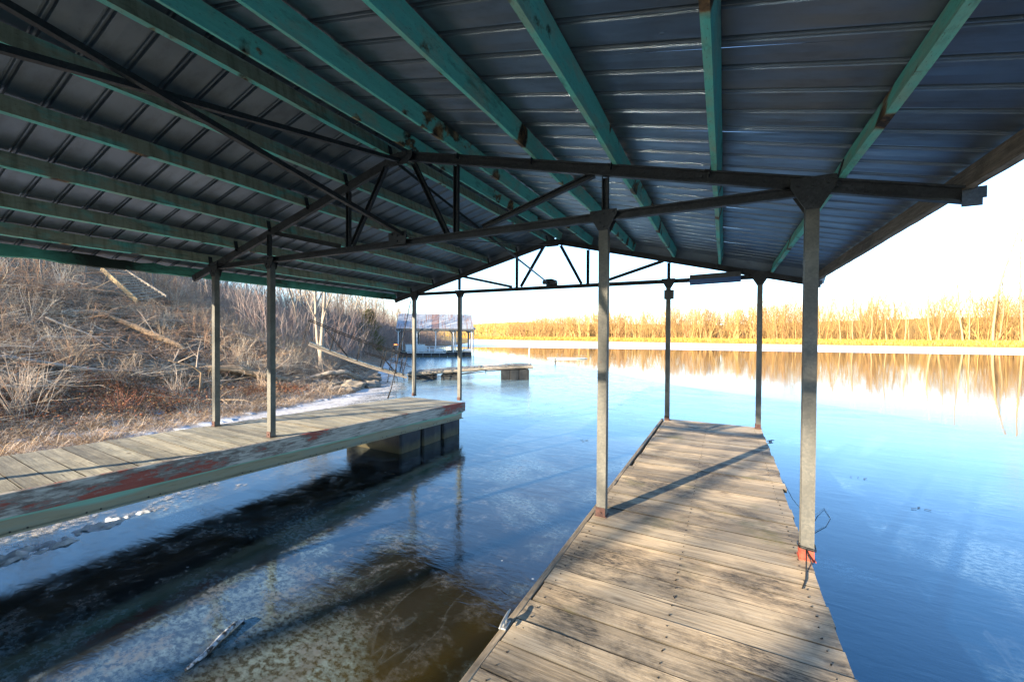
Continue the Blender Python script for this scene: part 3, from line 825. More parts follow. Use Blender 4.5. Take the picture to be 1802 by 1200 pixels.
# ------------------------------------------------------------------ left walkway (tips up a little toward the rear)
ldock = empty("floating_walkway", (-5.33, 7.80, ZD + 0.005), "grey plank walkway under the left eave with peeling red side board", "walkway", rot=(math.radians(-1.55), 0, math.radians(-0.6)))
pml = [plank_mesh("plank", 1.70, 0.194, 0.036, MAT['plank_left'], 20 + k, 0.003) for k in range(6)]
y = -0.10; k = 0
while y > -10.2:
    o = link("plank", pml[k % 6], ldock)
    o.location = (-0.855 + rp.uniform(-.012, .012), y, rp.uniform(-.003, .003))
    o.rotation_euler = (rp.uniform(-.01, .01), rp.uniform(-.002, .002), -0.030 + rp.uniform(-.006, .006) + (math.pi if k % 2 else 0))
    y -= 0.2005; k += 1
# side board, waney and peeling
mb = MB(); nseg = 60; vs = []; fs = []; r_ = random.Random(2)
for k in range(nseg + 1):
    yy = 0.04 - 10.4 * k / nseg
    e = 0.03 * math.sin(k * 2.1) if k < 3 else 0
    for (a, b) in ((0.0, 0.006), (0.036, 0.002 + r_.uniform(-.002, .001)), (0.040 + (0.012 if k < 4 else 0) * math.sin(k * 3), -0.10), (0.036, -0.205 + r_.uniform(-.003, .003) + e), (0.0, -0.205)): vs.append((a, yy, b))
for k in range(nseg):
    for e in range(5): fs.append((k*5+e, k*5+(e+1)%5, (k+1)*5+(e+1)%5, (k+1)*5+e))
fs += [(4, 3, 2, 1, 0), tuple(nseg*5+i for i in range(5))]
mb.v, mb.f, mb.m = vs, fs, [0] * len(fs)
mb.build("side_board", MAT['redpeel'], ldock)
mb = MB(); mb.extr(cprof(0.16, 0.05, 0.006, 0.02), (0.0, -10.3, 0.0), (0.0, 0.0, 0.0), (0, 0, 1))
bo = mb.build("steel_beam", MAT['beam'], ldock); bo.location = (-0.006, 0, -0.285)
mb = MB()
for k in range(22):
    for dx in (0, 0.10): mb.rod((0.018, -0.6 - k * .47 + dx, -0.335), (0.0225, -0.6 - k * .47 + dx, -0.335), 0.008, 8)
mb.build("bolt_holes", MAT['strap'], ldock)["kind"] = "stuff"
mb = MB()
for x in (-0.7, -1.65): mb.box((x, -5.1, -0.13), (0.045, 10.2, 0.18))
mb.box((-0.85, -0.03, -0.13), (1.60, 0.045, 0.18)); mb.build("joist", MAT['old_wood'], ldock)
# floats hang level on the water, so build them as parts with the tilt undone
def lfloat(cy, n, L, zfix):
    for i in range(n):
        d = L / n; mb = MB(); mb.box((0, 0, 0.14), (1.50, d - 0.07, 0.56), ch=0.03)
        f = mb.build("float_block", MAT['float'], ldock)
        lo = cy + L / 2 - d * (i + .5)
        f.location = (-0.78, lo, -(ZD + 0.005) - lo * math.sin(math.radians(-1.55)) + 0.0); f.rotation_euler = (math.radians(1.55), 0, 0)
        s_ = MB(); s_.box((0, 0, 0.14), (1.40, 0.10, 0.55)); q_ = s_.build("strap", MAT['strap'], f); q_.location = (0, d / 2, -0.003)
lfloat(-1.03, 3, 1.95, 0); lfloat(-7.85, 3, 2.0, 0)
# white label on the near float
mb = MB(); mb.box((0, 0, 0), (0.004, 0.09, 0.075)); mb.box((0.003, 0, 0), (0.003, 0.06, 0.045), mi=1)
o = mb.build("float_label", [MAT['white_paint'], MAT['galv']], ldock); o.location = (-0.024, -6.905, -0.36)

mb = MB(); rn = random.Random(3)
for k in range(48):
    for xx in (-0.93, -0.25, 0.47):
        for dy in (-.045, .045):
            mb.rod((xx + rn.uniform(-.012, .012) + .22, -0.92 + k * .187 + dy + rn.uniform(-.01, .01) - 3, ZD - .003), (xx + .22, -0.92 + k * .187 + dy - 3, ZD + .002), .0036, 6)
mb.build("nails", MAT['pipe'], dock)["kind"] = "stuff"

# ------------------------------------------------------------------ small things on the docks
def cleat(loc, rz, label, mat):
    c = empty("dock_cleat", loc, label, "cleat", rot=(0, 0, rz))
    mb = MB(); mb.box((0, 0, 0.006), (0.05, 0.10, 0.012), ch=0.003); c.scale = (.75, .75, .75); mb.build("base", mat, c)
    mb = MB(); mb.rod((0, -.025, .008), (0, -.022, .045), .011); mb.rod((0, .025, .008), (0, .022, .045), .011)
    mb.path([(0, -.105, .047), (0, -.06, .052), (0, 0, .050), (0, .06, .052), (0, .105, .047)], [.006, .010, .012, .010, .006], 8); mb.build("horn", mat, c, smooth=True)
cleat((-1.022, 1.90, ZD + 0.001), 0.12, "pale cast cleat on the near left edge of the weathered walkway", MAT['cleat'])
cleat((0.62, 7.02, ZD + 0.0), -0.7, "dark cleat at the far right edge of the weathered walkway", MAT['dark_box'])
mb = MB()
cx, cy = RO, YN; 
for k in range(2):
    pts = []
    for i in range(17):
        a = 2 * math.pi * i / 16; s2 = 0.060; px = max(-.05, min(.05, s2 * 1.1 * math.cos(a))); py = max(-.055, min(.05, s2 * 1.1 * math.sin(a))); pts.append((cx + px, cy + py, ZD + 0.085 + k * .012 + .004 * math.sin(a * 2)))
    mb.path(pts, .0035, 6)
mb.path([(cx - .01, cy - .058, ZD + .09), (cx + .005, cy - .075, ZD + .04), (cx + .025, cy - .09, ZD + .008), (cx + .02, cy - .10, ZD + .02), (cx - .0, cy - .07, ZD + .06)], .0035, 6)
mb.path([(cx - .01, cy - .058, ZD + .09), (cx - .015, cy - .10, ZD + .05), (cx - .03, cy - .20, ZD + .010), (cx - .05, cy - .32, ZD + .008), (cx - .085, cy - .44, ZD + .007)], .004, 6)
tag(mb.build("cable", MAT['cable'], smooth=True), "black cord tied round the red foot of the nearest right post", "cord")
mb = MB(); mb.path([(0.585, 5.3, 0.69), (0.70, 5.45, 0.45), (0.9, 5.9, 0.12), (1.08, 6.35, 0.02), (1.19, 6.6, 0.015), (1.2, 6.3, 0.012), (1.1, 6.0, 0.012), (0.95, 5.75, 0.012)], .004, 5)
tag(mb.build("fishing_line", MAT['wire'], smooth=True), "thin pale line hanging off the walkway's right side onto the ice", "line")

fx = empty("light_fixture", (-0.155, 7.97, 3.27), "long blue-grey strip light fixed to the far truss", "light fixture", rot=(0, math.radians(0), 0))
mb = MB(); mb.bar((-0.40, -.05, -.055), (0.40, -.05, -.035), .10, .006, (0, -.25, 1)); mb.build("reflector", MAT['blue_metal'], fx)
mb = MB(); mb.bar((-0.40, -.035, .035), (0.40, -.035, .055), .085, .06, (0, 0, 1)); mb.build("housing", MAT['dark_box'], fx)
jb = MB(); jb.box((0, -.055, 0), (0.17, 0.035, 0.17), ch=.004); jb.box((0, -.078, 0), (0.03, 0.012, 0.15)); o = jb.build("junction_box", MAT['dark_box']); o.location = (-0.905, YF, 3.02)
tag(o, "small square box on the far post under the strip light", "box")
jb = MB()
jb.box((0, 0, 0.0), (0.30, 0.09, 0.07), ch=.006)
jb.add([(-.15, -.045, .036), (.15, -.045, .036), (.15, .045, .036), (-.15, .045, .036), (-.05, -.03, .07), (.05, -.03, .07), (.05, .03, .07), (-.05, .03, .07)],
       [(0, 1, 5, 4), (1, 2, 6, 5), (2, 3, 7, 6), (3, 0, 4, 7), (4, 5, 6, 7)])
o = jb.build("junction_box", MAT['dark_box']); o.location = (-3.25, YF - .10, 3.37)
tag(o, "flat dark box standing on the middle of the far truss", "box")
# leaning pole at the left walkway's far end
mb = MB(); mb.path([(-7.22, 7.35, .70), (-7.20, 7.45, .95), (-7.12, 7.80, 2.3), (-7.06, 7.98, 3.12)], [.016, .012, .011, .010], 8)
tag(mb.build("pole", MAT['pipe'], smooth=True), "thin dark pole leaning on the far left post", "pole")
# mud nests stuck to the right-hand purlins
def lump(mb, c, r, seed, sq=(1, 1, 1)):
    bm = bmesh.new(); bmesh.ops.create_icosphere(bm, subdivisions=2, radius=1.0); rr_ = np.random.RandomState(seed)
    ph = rr_.uniform(0, 6, 6)
    for v in bm.verts:
        n_ = 1 + 0.22 * math.sin(v.co.x * 3 + ph[0]) * math.cos(v.co.y * 3 + ph[1]) + 0.14 * math.sin(v.co.z * 6 + ph[2] + v.co.x * 4)
        v.co = Vector((v.co.x * sq[0], v.co.y * sq[1], v.co.z * sq[2])) * n_ * r
    bm.verts.index_update()
    mb.add([(c[0] + v.co.x, c[1] + v.co.y, c[2] + v.co.z) for v in bm.verts], [tuple(w.index for w in f.verts) for f in bm.faces]); bm.free()
nests = [(-2.40, 1.95, 0.09), (-2.40, 2.75, .05), (-1.57, 1.85, .08), (-1.57, 2.12, .06), (-1.57, 3.15, .09), (-2.40, 5.4, .08), (-1.57, 4.4, .06), (-3.06, 5.4, .12), (-3.06, 5.62, .13), (-2.40, 4.2, .06)]
for i, (x, y, h) in enumerate(nests):
    mb = MB(); rr_ = random.Random(i)
    for k in range(4): lump(mb, (rr_.uniform(-.004, .004), rr_.uniform(-.035, .035), rr_.uniform(-.02, .02)), rr_.uniform(.020, .038), i * 7 + k, (.55, 1.2, .8))
    o = mb.build("mud_nest", MAT['mud'], smooth=True); o.location = (x - .030, y, raf(x) + PB + h)
    tag(o, "mud nest, %s beam right of ridge, %s" % ({-3.06: "first", -2.40: "second", -1.57: "third"}[x], ("nearest the viewer" if y < 2 else "just before the near truss" if y < 3 else "beside the near truss" if y < 3.4 else "just beyond the near truss" if y < 5 else "halfway to the far truss" if y < 5.5 else "slightly past halfway to the far truss")), "mud nest", "mud nests on the teal roof beams")

# frosted driftwood stick frozen into the near ice, small debris
mb = MB(); mb.path([(-3.16, 1.38, .01), (-3.18, 1.5, .02), (-3.24, 1.62, .03), (-3.29, 1.75, .03), (-3.31, 1.84, .015)], [.008, .014, .020, .021, .010], 8, jit=.3)
tag(mb.build("driftwood", MAT['frosty_wood'], smooth=True), "frosted driftwood stick frozen into the dark ice at the bottom left", "driftwood")
fl = [(-2.67, 8.42, .05, 'dark leaf scrap on the blue ice beside the inner post', MAT['cable']), (-0.2, 11.0, .0, None, None)]
for (x, y, lb) in ((-2.67, 8.42, "pair of tiny dark scraps on the ice left of the walkway"), (1.9, 8.3, "short dark twig lying on the ice right of the walkway"), (2.3, 7.2, "dark leafy twig on the blue ice, the nearer one right of the walkway")):
    mb = MB()
    for k in range(4):
        a = random.uniform(-.5, .5); l = random.uniform(.02, .07); ox, oy = random.uniform(-.1, .1), random.uniform(-.06, .06)
        mb.path([(ox, oy, .012), (ox + l * math.cos(a), oy + l * math.sin(a), .015)], .003, 5)
    o = mb.build("twig", MAT['cable']); o.location = (x, y, 0); tag(o, lb, "twig")

# ------------------------------------------------------------------ stick / branch generators
def tubes(A, B, ra, rb, k=3):
    A, B = np.asarray(A, float), np.asarray(B, float); ra, rb = np.asarray(ra, float), np.asarray(rb, float)
    d = B - A; d /= (np.linalg.norm(d, axis=1, keepdims=True) + 1e-9)
    ref = np.where(np.abs(d[:, 2:3]) < .9, np.array([[0, 0, 1.0]]), np.array([[1.0, 0, 0]]))
    u_ = np.cross(d, ref); u_ /= (np.linalg.norm(u_, axis=1, keepdims=True) + 1e-9); w_ = np.cross(d, u_)
    n = len(A); out = np.zeros((n, 2 * k, 3))
    for i in range(k):
        c, s_ = math.cos(2 * math.pi * i / k), math.sin(2 * math.pi * i / k); off = u_ * c + w_ * s_
        out[:, i] = A + off * ra[:, None]; out[:, k + i] = B + off * rb[:, None]
    base = (np.arange(n) * 2 * k)[:, None, None]
    f = np.array([(i, (i + 1) % k, k + (i + 1) % k, k + i) for i in range(k)])[None]
    return out.reshape(-1, 3), (base + f).reshape(-1, 4)

class Skel:
    def __init__(s, seed): s.r = random.Random(seed); s.A = []; s.B = []; s.ra = []; s.rb = []
    def branch(s, p, d, L, r, lev, nseg=4, wob=0.18, lift=0.05, kids=(4, 3, 2), kl=0.5, ka=0.8, start=0.3, tip=0.35):
        p = np.array(p, float); d = np.array(d, float); d /= np.linalg.norm(d); pts = [p]; rs = [r]; ds = [d]
        for i in range(nseg):
            d = d + np.array([s.r.gauss(0, wob), s.r.gauss(0, wob), s.r.gauss(0, wob) + lift]); d /= np.linalg.norm(d)
            q = p + d * L / nseg; r2 = r * (1 - (1 - tip) * (i + 1) / nseg)
            s.A.append(p); s.B.append(q); s.ra.append(rs[-1]); s.rb.append(r2); p = q; pts.append(p); rs.append(r2); ds.append(d)
        if lev <= 0: return
        nk = kids[-lev] if lev <= len(kids) else kids[0]
        for c in range(nk):
            t = s.r.uniform(start, 1.0); i = min(int(t * nseg), nseg - 1); f = t * nseg - i
            q = pts[i] * (1 - f) + pts[i + 1] * f; dd = ds[i + 1]
            a = np.array([s.r.gauss(0, 1), s.r.gauss(0, 1), s.r.gauss(0, .6)]); a -= dd * (a @ dd); a /= (np.linalg.norm(a) + 1e-6)
            nd = dd * math.cos(ka * s.r.uniform(.6, 1.2)) + a * math.sin(ka * s.r.uniform(.6, 1.2))
            s.branch(q, nd, L * kl * s.r.uniform(.6, 1.2) * (1.15 - .5 * t), max(rs[i] * .55, .25 * r), lev - 1, max(2, nseg - 1), wob * 1.15, lift, kids, kl, ka, .2, tip)
    def arr(s): return np.array(s.A), np.array(s.B), np.array(s.ra), np.array(s.rb)

def merge_instances(bases, placements, k=3, tints=None):
    """bases: list of (A,B,ra,rb); placements: (base, x,y,z, scale, rot, rscale, tint, lean) -> joined arrays"""
    VV = []; FF = []; TT = []; nb = 0
    for (b, x, y, z, sc, rot, rs, tint, zs_) in placements:
        A, B, ra, rb = bases[b]
        c, s_ = math.cos(rot), math.sin(rot); R = np.array([[c, -s_, 0], [s_, c, 0], [0, 0, zs_]]).T * sc
        v, f = tubes(A @ R + (x, y, z), B @ R + (x, y, z), ra * rs, rb * rs, k)
        t = np.repeat(rng.uniform(.75, 1.25, len(A)), 2 * k)[:, None] * np.array(tint)[None]
        VV.append(v); FF.append(f + nb); TT.append(t); nb += len(v)
    return np.concatenate(VV), np.concatenate(FF), np.concatenate(TT)

# shrub skeletons
shrubs = []
for sd_ in range(9):
    s = Skel(100 + sd_); rr_ = s.r
    for k in range(7):
        a = rr_.uniform(0, 6.28); t = rr_.uniform(.15, .75)
        s.branch((rr_.uniform(-.12, .12), rr_.uniform(-.12, .12), 0), (math.cos(a) * t, math.sin(a) * t, 1), rr_.uniform(.8, 1.4), .010, 2, 4, .16, .02, (3, 3), .5, .7, .15)
    shrubs.append(s.arr())
# fallen tangles: sticks lying about on the ground
tangles = []
for sd_ in range(6):
    s = Skel(300 + sd_); rr_ = s.r
    for k in range(9):
        a = rr_.uniform(0, 6.28)
        s.branch((rr_.uniform(-.6, .6), rr_.uniform(-.6, .6), rr_.uniform(.02, .25)), (math.cos(a), math.sin(a), rr_.uniform(-.1, .35)), rr_.uniform(.7, 1.7), rr_.uniform(.006, .016), 1, 4, .14, -.02, (3,), .45, .7, .1)
    tangles.append(s.arr())

TW = [(0.45, 0.35, 0.245), (0.52, 0.38, 0.25), (0.36, 0.245, 0.17), (0.66, 0.55, 0.42), (0.46, 0.27, 0.16), (0.24, 0.185, 0.14)]
pl = []; pt = []
def hill_pts(n, ymin, ymax, dmin, dmax, power=1.0):
    y = rng.uniform(ymin, ymax, n); d = dmin + (dmax - dmin) * rng.uniform(0, 1, n) ** power
    x = shore_x(y) - d; return x, y, H(x, y)
CLR = [((-25.2, 9.5), (-29.5, 9.2), 1.5), ((-22.9, 6.9), (-18.2, 8.0), .75), ((-16.4, 7.9), (-15.1, 10.2), .6), ((-21, 5.1), (-18.5, 6.1), .5), ((-17.6, 2.4), (-16.1, 5.6), .4)]
def clear(x, y):
    for a, b, w in CLR:
        a = np.array(a); b = np.array(b); p = np.array([x, y]) - (a * 0 + np.array([.9, -.25]) * .8)
        t_ = np.clip(((p - a) @ (b - a)) / ((b - a) @ (b - a)), 0, 1)
        if np.linalg.norm(p - a - t_ * (b - a)) < w + .3: return rng.rand() < .85
    return False
x, y, z = hill_pts(900, -6, 17, 2.9, 15)
for i in range(len(x)):
    if clear(x[i], y[i]): continue
    pl.append((rng.randint(9), x[i], y[i], z[i] - .05, rng.uniform(.55, 1.15), rng.uniform(0, 6.28), 0.62, TW[rng.randint(6)], rng.uniform(.6, 1.1)))
x, y, z = hill_pts(700, -10, 34, 12, 30)
for i in range(len(x)):
    if clear(x[i], y[i]): continue
    pl.append((rng.randint(9), x[i], y[i], z[i] - .05, rng.uniform(1.0, 2.0), rng.uniform(0, 6.28), 1.1, TW[rng.randint(6)], rng.uniform(.7, 1.1)))
x, y, z = hill_pts(620, 13, 75, 2.0, 22)
for i in range(len(x)): pl.append((rng.randint(9), x[i], y[i], z[i] - .05, rng.uniform(1.5, 3.0) * (1 + .5 * (y[i] > 25)), rng.uniform(0, 6.28), 1.7, (0.32, 0.255, 0.22) if rng.rand() < .7 else (0.38, 0.25, 0.20), rng.uniform(.8, 1.2)))
v, f, t = merge_instances(shrubs, pl)
tag(link("undergrowth", mesh_np("undergrowth", v, f, [MAT['twig']], tint=t)), "tangled leafless grey-brown undergrowth covering the left bank", "undergrowth", kind="stuff")
x, y, z = hill_pts(520, -4, 20, 1.6, 13, .8)
for i in range(len(x)): pt.append((rng.randint(6), x[i], y[i], z[i], rng.uniform(.5, 1.1), rng.uniform(0, 6.28), 0.8, TW[rng.randint(6)], rng.uniform(.5, 1.0)))
x, y, z = hill_pts(260, -8, 30, 12, 26)
for i in range(len(x)): pt.append((rng.randint(6), x[i], y[i], z[i], rng.uniform(1.0, 1.8), rng.uniform(0, 6.28), 1.1, TW[rng.randint(6)], rng.uniform(.6, 1.0)))
v, f, t = merge_instances(tangles, pt)
tag(link("fallen_sticks", mesh_np("fallen_sticks", v, f, [MAT['twig']], tint=t)), "fallen sticks and dead branches strewn over the left bank", "brushwood", kind="stuff")

# leaf litter: small curled leaves
def leaves(n, ymin, ymax, dmin, dmax, size, cols, lift=.03):
    x, y, z = hill_pts(n, ymin, ymax, dmin, dmax)
    a = rng.uniform(0, 6.28, n); s_ = rng.uniform(.5, 1.3, n) * size
    ux = np.stack([np.cos(a), np.sin(a), rng.uniform(-.5, .5, n)], -1) * s_[:, None]
    vx = np.stack([-np.sin(a), np.cos(a), rng.uniform(-.7, .7, n)], -1) * s_[:, None] * .6
    p = np.stack([x, y, z + rng.uniform(0, lift, n)], -1)
    vv = np.stack([p - ux, p + vx + (0, 0, .01), p + ux, p - vx + (0, 0, .01)], 1)
    c = np.array(cols)[rng.randint(0, len(cols), n)] * rng.uniform(.7, 1.2, n)[:, None]
    return vv.reshape(-1, 3), np.arange(n * 4).reshape(-1, 4), np.repeat(c, 4, 0)
LC = [(0.42, 0.20, 0.09), (0.36, 0.24, 0.14), (0.22, 0.12, 0.065), (0.42, 0.33, 0.24), (0.17, 0.10, 0.06), (0.30, 0.25, 0.2)]
v1, f1, t1 = leaves(60000, -5, 20, .9, 16, .045, LC)
cen = np.array([(-13.9, 4.3, .55, .5), (-14.6, 3.2, .6, .35), (-13.5, 5.3, .5, .45), (-14.4, 6.0, .7, .4), (-13.8, 2.3, .5, .3), (-14.2, 8.2, .5, .4), (-15.2, 5.0, .5, .4), (-14.0, 9.3, .4, .3)])
ci = rng.randint(0, len(cen), 26000); lx = cen[ci, 0] + rng.normal(0, 1, 26000) * cen[ci, 2]; ly = cen[ci, 1] + rng.normal(0, 1, 26000) * cen[ci, 2]; hh_ = cen[ci, 3] * rng.uniform(0, 1, 26000) ** 2 * .7
lz = H(lx, ly) + .02 + hh_; la = rng.uniform(0, 6.28, 26000); ls = rng.uniform(.5, 1.3, 26000) * .021
ux_ = np.stack([np.cos(la), np.sin(la), rng.uniform(-.8, .8, 26000)], -1) * ls[:, None]; vx2 = np.stack([-np.sin(la), np.cos(la), rng.uniform(-.8, .8, 26000)], -1) * ls[:, None] * .6
lp = np.stack([lx, ly, lz], -1); v2 = np.stack([lp - ux_, lp + vx2, lp + ux_, lp - vx2], 1).reshape(-1, 3); f2 = np.arange(26000 * 4).reshape(-1, 4)
t2 = np.repeat(np.array([(0.36, 0.13, 0.05), (0.27, 0.09, 0.045), (0.44, 0.25, 0.11)])[rng.randint(0, 3, 26000)] * rng.uniform(.6, 1.2, 26000)[:, None], 4, 0)
v = np.concatenate([v1, v2]); f = np.concatenate([f1, f2 + len(v1)]); t = np.concatenate([t1, t2])
tag(link("leaf_litter", mesh_np("leaf_litter", v, f, [MAT['twig']], tint=t)), "rusty brown fallen leaves lying over the left bank", "leaf litter", kind="stuff")

# straw: dry grass blades, laid flat near the ice and tufted above
def blades(px, py, pz, n_, L, w, lean, cols, seed=0):
    n = len(px); az = rng.uniform(0, 6.28, n); ln = L * rng.uniform(.5, 1.3, n); le = np.clip(rng.normal(lean, .25, n), .05, 1.5)
    dx = np.cos(az) * np.sin(le); dy = np.sin(az) * np.sin(le); dz = np.cos(le)
    P0 = np.stack([px, py, pz], -1); d1 = np.stack([dx, dy, dz], -1)
    P1 = P0 + d1 * (ln * .55)[:, None]; d2 = d1 + np.array([0, 0, -.55]); P2 = P1 + d2 * (ln * .45)[:, None]
    P2[:, 2] = np.maximum(P2[:, 2], pz + .01)
    sd_ = np.stack([-np.sin(az), np.cos(az), np.zeros(n)], -1) * w
    vv = np.stack([P0 - sd_, P0 + sd_, P1 + sd_ * .8, P1 - sd_ * .8, P2 + sd_ * .2, P2 - sd_ * .2], 1)
    b = (np.arange(n) * 6)[:, None, None]; ff = b + np.array([[0, 1, 2, 3], [3, 2, 4, 5]])[None]
    c = np.array(cols)[rng.randint(0, len(cols), n)] * rng.uniform(.7, 1.25, n)[:, None]
    return vv.reshape(-1, 3), ff.reshape(-1, 4), np.repeat(c, 6, 0)
GC = [(0.50, 0.36, 0.21), (0.36, 0.25, 0.16), (0.60, 0.48, 0.36), (0.26, 0.17, 0.11), (0.62, 0.52, 0.42), (0.45, 0.28, 0.15)]
nc = 380
cy_ = rng.uniform(-3, 13, nc); cd_ = np.where(rng.rand(nc) < .8, rng.uniform(-.3, 2.2, nc), rng.uniform(2.2, 4.6, nc)); cx_ = shore_x(cy_) - cd_
per = 130
px = np.repeat(cx_, per) + rng.normal(0, .16, nc * per); py = np.repeat(cy_, per) + rng.normal(0, .16, nc * per)
pz = np.maximum(H(px, py), .02) + rng.uniform(0, .05, nc * per)
v1, f1, t1 = blades(px, py, pz, 0, .40, .003, 1.12, GC)
nf = 34000; fy_ = rng.uniform(-3, 13, nf); fx_ = shore_x(fy_) - rng.uniform(-.5, 3.2, nf); fz_ = np.maximum(H(fx_, fy_), .02) + rng.uniform(0, .06, nf)
v2, f2, t2 = blades(fx_, fy_, fz_, 0, .35, .003, 1.42, GC)
tag(link("dry_grass", mesh_np("dry_grass", np.concatenate([v1, v2]), np.concatenate([f1, f2 + len(v1)]), [MAT['twig']], tint=np.concatenate([t1, t2]))),
    "matted straw-coloured dry grass along the left shoreline", "dry grass", kind="stuff")

# snow lying in the grass by the shore
mb = MB(); rr_ = random.Random(61)
for k in range(200):
    yy = rr_.uniform(-2, 10.5); xx = float(shore_x(yy)) - rr_.uniform(-.7, 1.5); zz = max(Hs(xx, yy), .02)
    lump(mb, (xx, yy, zz + .0), rr_.uniform(.05, .17), k, (1.4 + rr_.random(), 1.0, .22))
tag(mb.build("snow", MAT['frost'], smooth=True), "patches of snow and broken shore ice below the dry grass", "snow", kind="stuff")

gxx, gyy = np.meshgrid(np.linspace(-8.2, -5.6, 150), np.linspace(-.2, 4.2, 240))
c_ = -6.25 - (gyy - 1) * .13; w_ = np.exp(-((gxx - c_) / .26) ** 2) * np.interp(gyy, [-.2, .3, 2.0, 2.9, 4.2], [0, 1, 1, .3, 0])
zz = -.05 + w_ * (.062 + .05 * vnoise(gxx, gyy, 7, 91) + .07 * vnoise(gxx, gyy, 16, 92) + .05 * vnoise(gxx, gyy, 33, 93))
ii = np.arange(gxx.size).reshape(gxx.shape); q = np.stack([ii[:-1, :-1], ii[:-1, 1:], ii[1:, 1:], ii[1:, :-1]], -1).reshape(-1, 4)
tag(link("broken_ice", mesh_np("broken_ice", np.stack([gxx, gyy, zz], -1), q, [m_simple('white_frost', (0.62, 0.66, 0.72), 0.7, 0, 0.2, 20, 1.0)], smooth=True)), "crumbled frosty ice rim under the left walkway", "broken ice", kind="stuff")

# ------------------------------------------------------------------ individual plants and wood on the left bank
def plant(name, base, loc, label, cat, tint, rs=1.0, sc=1.0, zs_=1.0, rot=0.0, group=None, mesh=None, k=4):
    if mesh is None:
        A, B, ra, rb = base
        R = np.diag([sc, sc, sc * zs_]); v, f = tubes(A @ R, B @ R, ra * rs, rb * rs, k)
        t = np.repeat(rng.uniform(.8, 1.2, len(A)), 2 * k)[:, None] * np.array(tint)[None]
        mesh = mesh_np(name, v, f, [MAT['twig']], tint=t)
    o = link(name, mesh); o.location = loc; o.rotation_euler = (0, 0, rot); tag(o, label, cat, group); return o
s = Skel(900)
for k in range(34):
    a = s.r.uniform(0, 6.28); t_ = s.r.uniform(.1, .7)
    s.branch((s.r.uniform(-.3, .3), s.r.uniform(-.3, .3), 0), (math.cos(a) * t_, math.sin(a) * t_, 1), s.r.uniform(.9, 1.7), .011, 1, 5, .10, .03, (3,), .4, .5, .35)
plant("shrub", s.arr(), (-14.1, 3.0, Hs(-14.1, 3.0) - .05), "pale bushy shrub of many upright stems at the left picture edge", "shrub", (0.40, 0.32, 0.25), .75)
for i, (x_, y_, sc_, tn, lb) in enumerate([
    (-14.4, 6.1, .9, (0.45, 0.36, 0.28), "straw-coloured shrub left of the outer near post"),
    (-14.2, 8.6, .8, (0.52, 0.38, 0.26), "tan shrub standing between the outer and inner near posts"),
    (-15.4, 12.1, .9, (0.50, 0.37, 0.26), "tan forked bush in front of the sunken log by the rocks"),
    (-13.6, 4.6, .6, (0.36, 0.16, 0.10), "low reddish bramble near the left shoreline"),
    (-18.6, 14.6, 1.6, (0.40, 0.30, 0.24), "wide leafless bush behind the footbridge railing")]):
    s = Skel(910 + i)
    for k in range(16):
        a = s.r.uniform(0, 6.28); t_ = s.r.uniform(.1, .8)
        s.branch((s.r.uniform(-.2, .2), s.r.uniform(-.2, .2), 0), (math.cos(a) * t_, math.sin(a) * t_, 1), s.r.uniform(.7, 1.3), .010, 2, 4, .15, .02, (3, 2), .45, .6, .2)
    plant("shrub", s.arr(), (x_, y_, Hs(x_, y_) - .04), lb, "shrub", tn, .8, sc_)

def gnarly(name, pts, rs, mat, label, cat, twigs=0, seed=0):
    root = empty(name, pts[0], label, cat)
    P0 = np.array(pts[0]); mb = MB()
    pts2 = []; rs2 = []; r_ = random.Random(seed)
    for i in range(len(pts) - 1):
        for k in range(5):
            t_ = k / 5; p = np.array(pts[i]) * (1 - t_) + np.array(pts[i + 1]) * t_
            pts2.append(p + np.array([r_.uniform(-1, 1) for _ in range(3)]) * rs[i] * .18 - P0); rs2.append((rs[i] * (1 - t_) + rs[i + 1] * t_) * r_.uniform(.88, 1.1))
    pts2.append(np.array(pts[-1]) - P0); rs2.append(rs[-1])
    mb.path(pts2, rs2, 9, jit=.08); mb.build("trunk", mat, root, smooth=True)
    if twigs:
        s = Skel(seed + 5)
        for k in range(twigs):
            i = r_.randrange(len(pts2) - 1); a = r_.uniform(0, 6.28)
            s.branch(pts2[i], (math.cos(a), math.sin(a), r_.uniform(.0, .9)), r_.uniform(.5, 1.3), .02, 1, 4, .15, .0, (3,), .5, .6)
        A, B, ra, rb = s.arr(); v, f = tubes(A, B, ra, rb, 4)
        link("limbs", mesh_np("limbs", v, f, [MAT['twig']], tint=np.ones((len(v), 3)) * (0.34, 0.27, 0.21)), root)["kind"] = "stuff"
    return root
def G(x, y, dz=0.0): return (x, y, Hs(x, y) + dz)
gnarly("fallen_log", [G(-22.9, 6.9, .25), G(-21.2, 7.3, .22), G(-19.8, 7.6, .25), G(-18.2, 8.0, .18)], [.06, .10, .12, .08], MAT['log'], "long tan log lying across the hillside below the stairs", "log", 5, 3)
gnarly("fallen_log", [G(-16.4, 7.9, .22), G(-16.0, 8.7, .30), G(-15.4, 9.5, .22), G(-15.1, 10.2, .1)], [.10, .17, .13, .07], MAT['log'], "short thick golden-brown log behind the two near posts", "log", 2, 9)
gnarly("dead_branch", [G(-21.0, 5.1, .35), G(-20.3, 5.45, .30), G(-19.6, 5.7, .33), G(-18.9, 5.95, .15), G(-18.5, 6.1, .0)], [.035, .04, .035, .03, .015], MAT['bark_pale'], "crooked pale dead branch on the hillside left of the long log", "branch", 2, 15)
gnarly("fallen_log", [G(-17.6, 2.4, .2), G(-17.0, 3.5, .16), G(-16.3, 4.9, .16), G(-16.1, 5.6, .2)], [.05, .055, .05, .03], MAT['log_grey'], "thin straight log low on the slope at the left edge", "log", 0, 21)
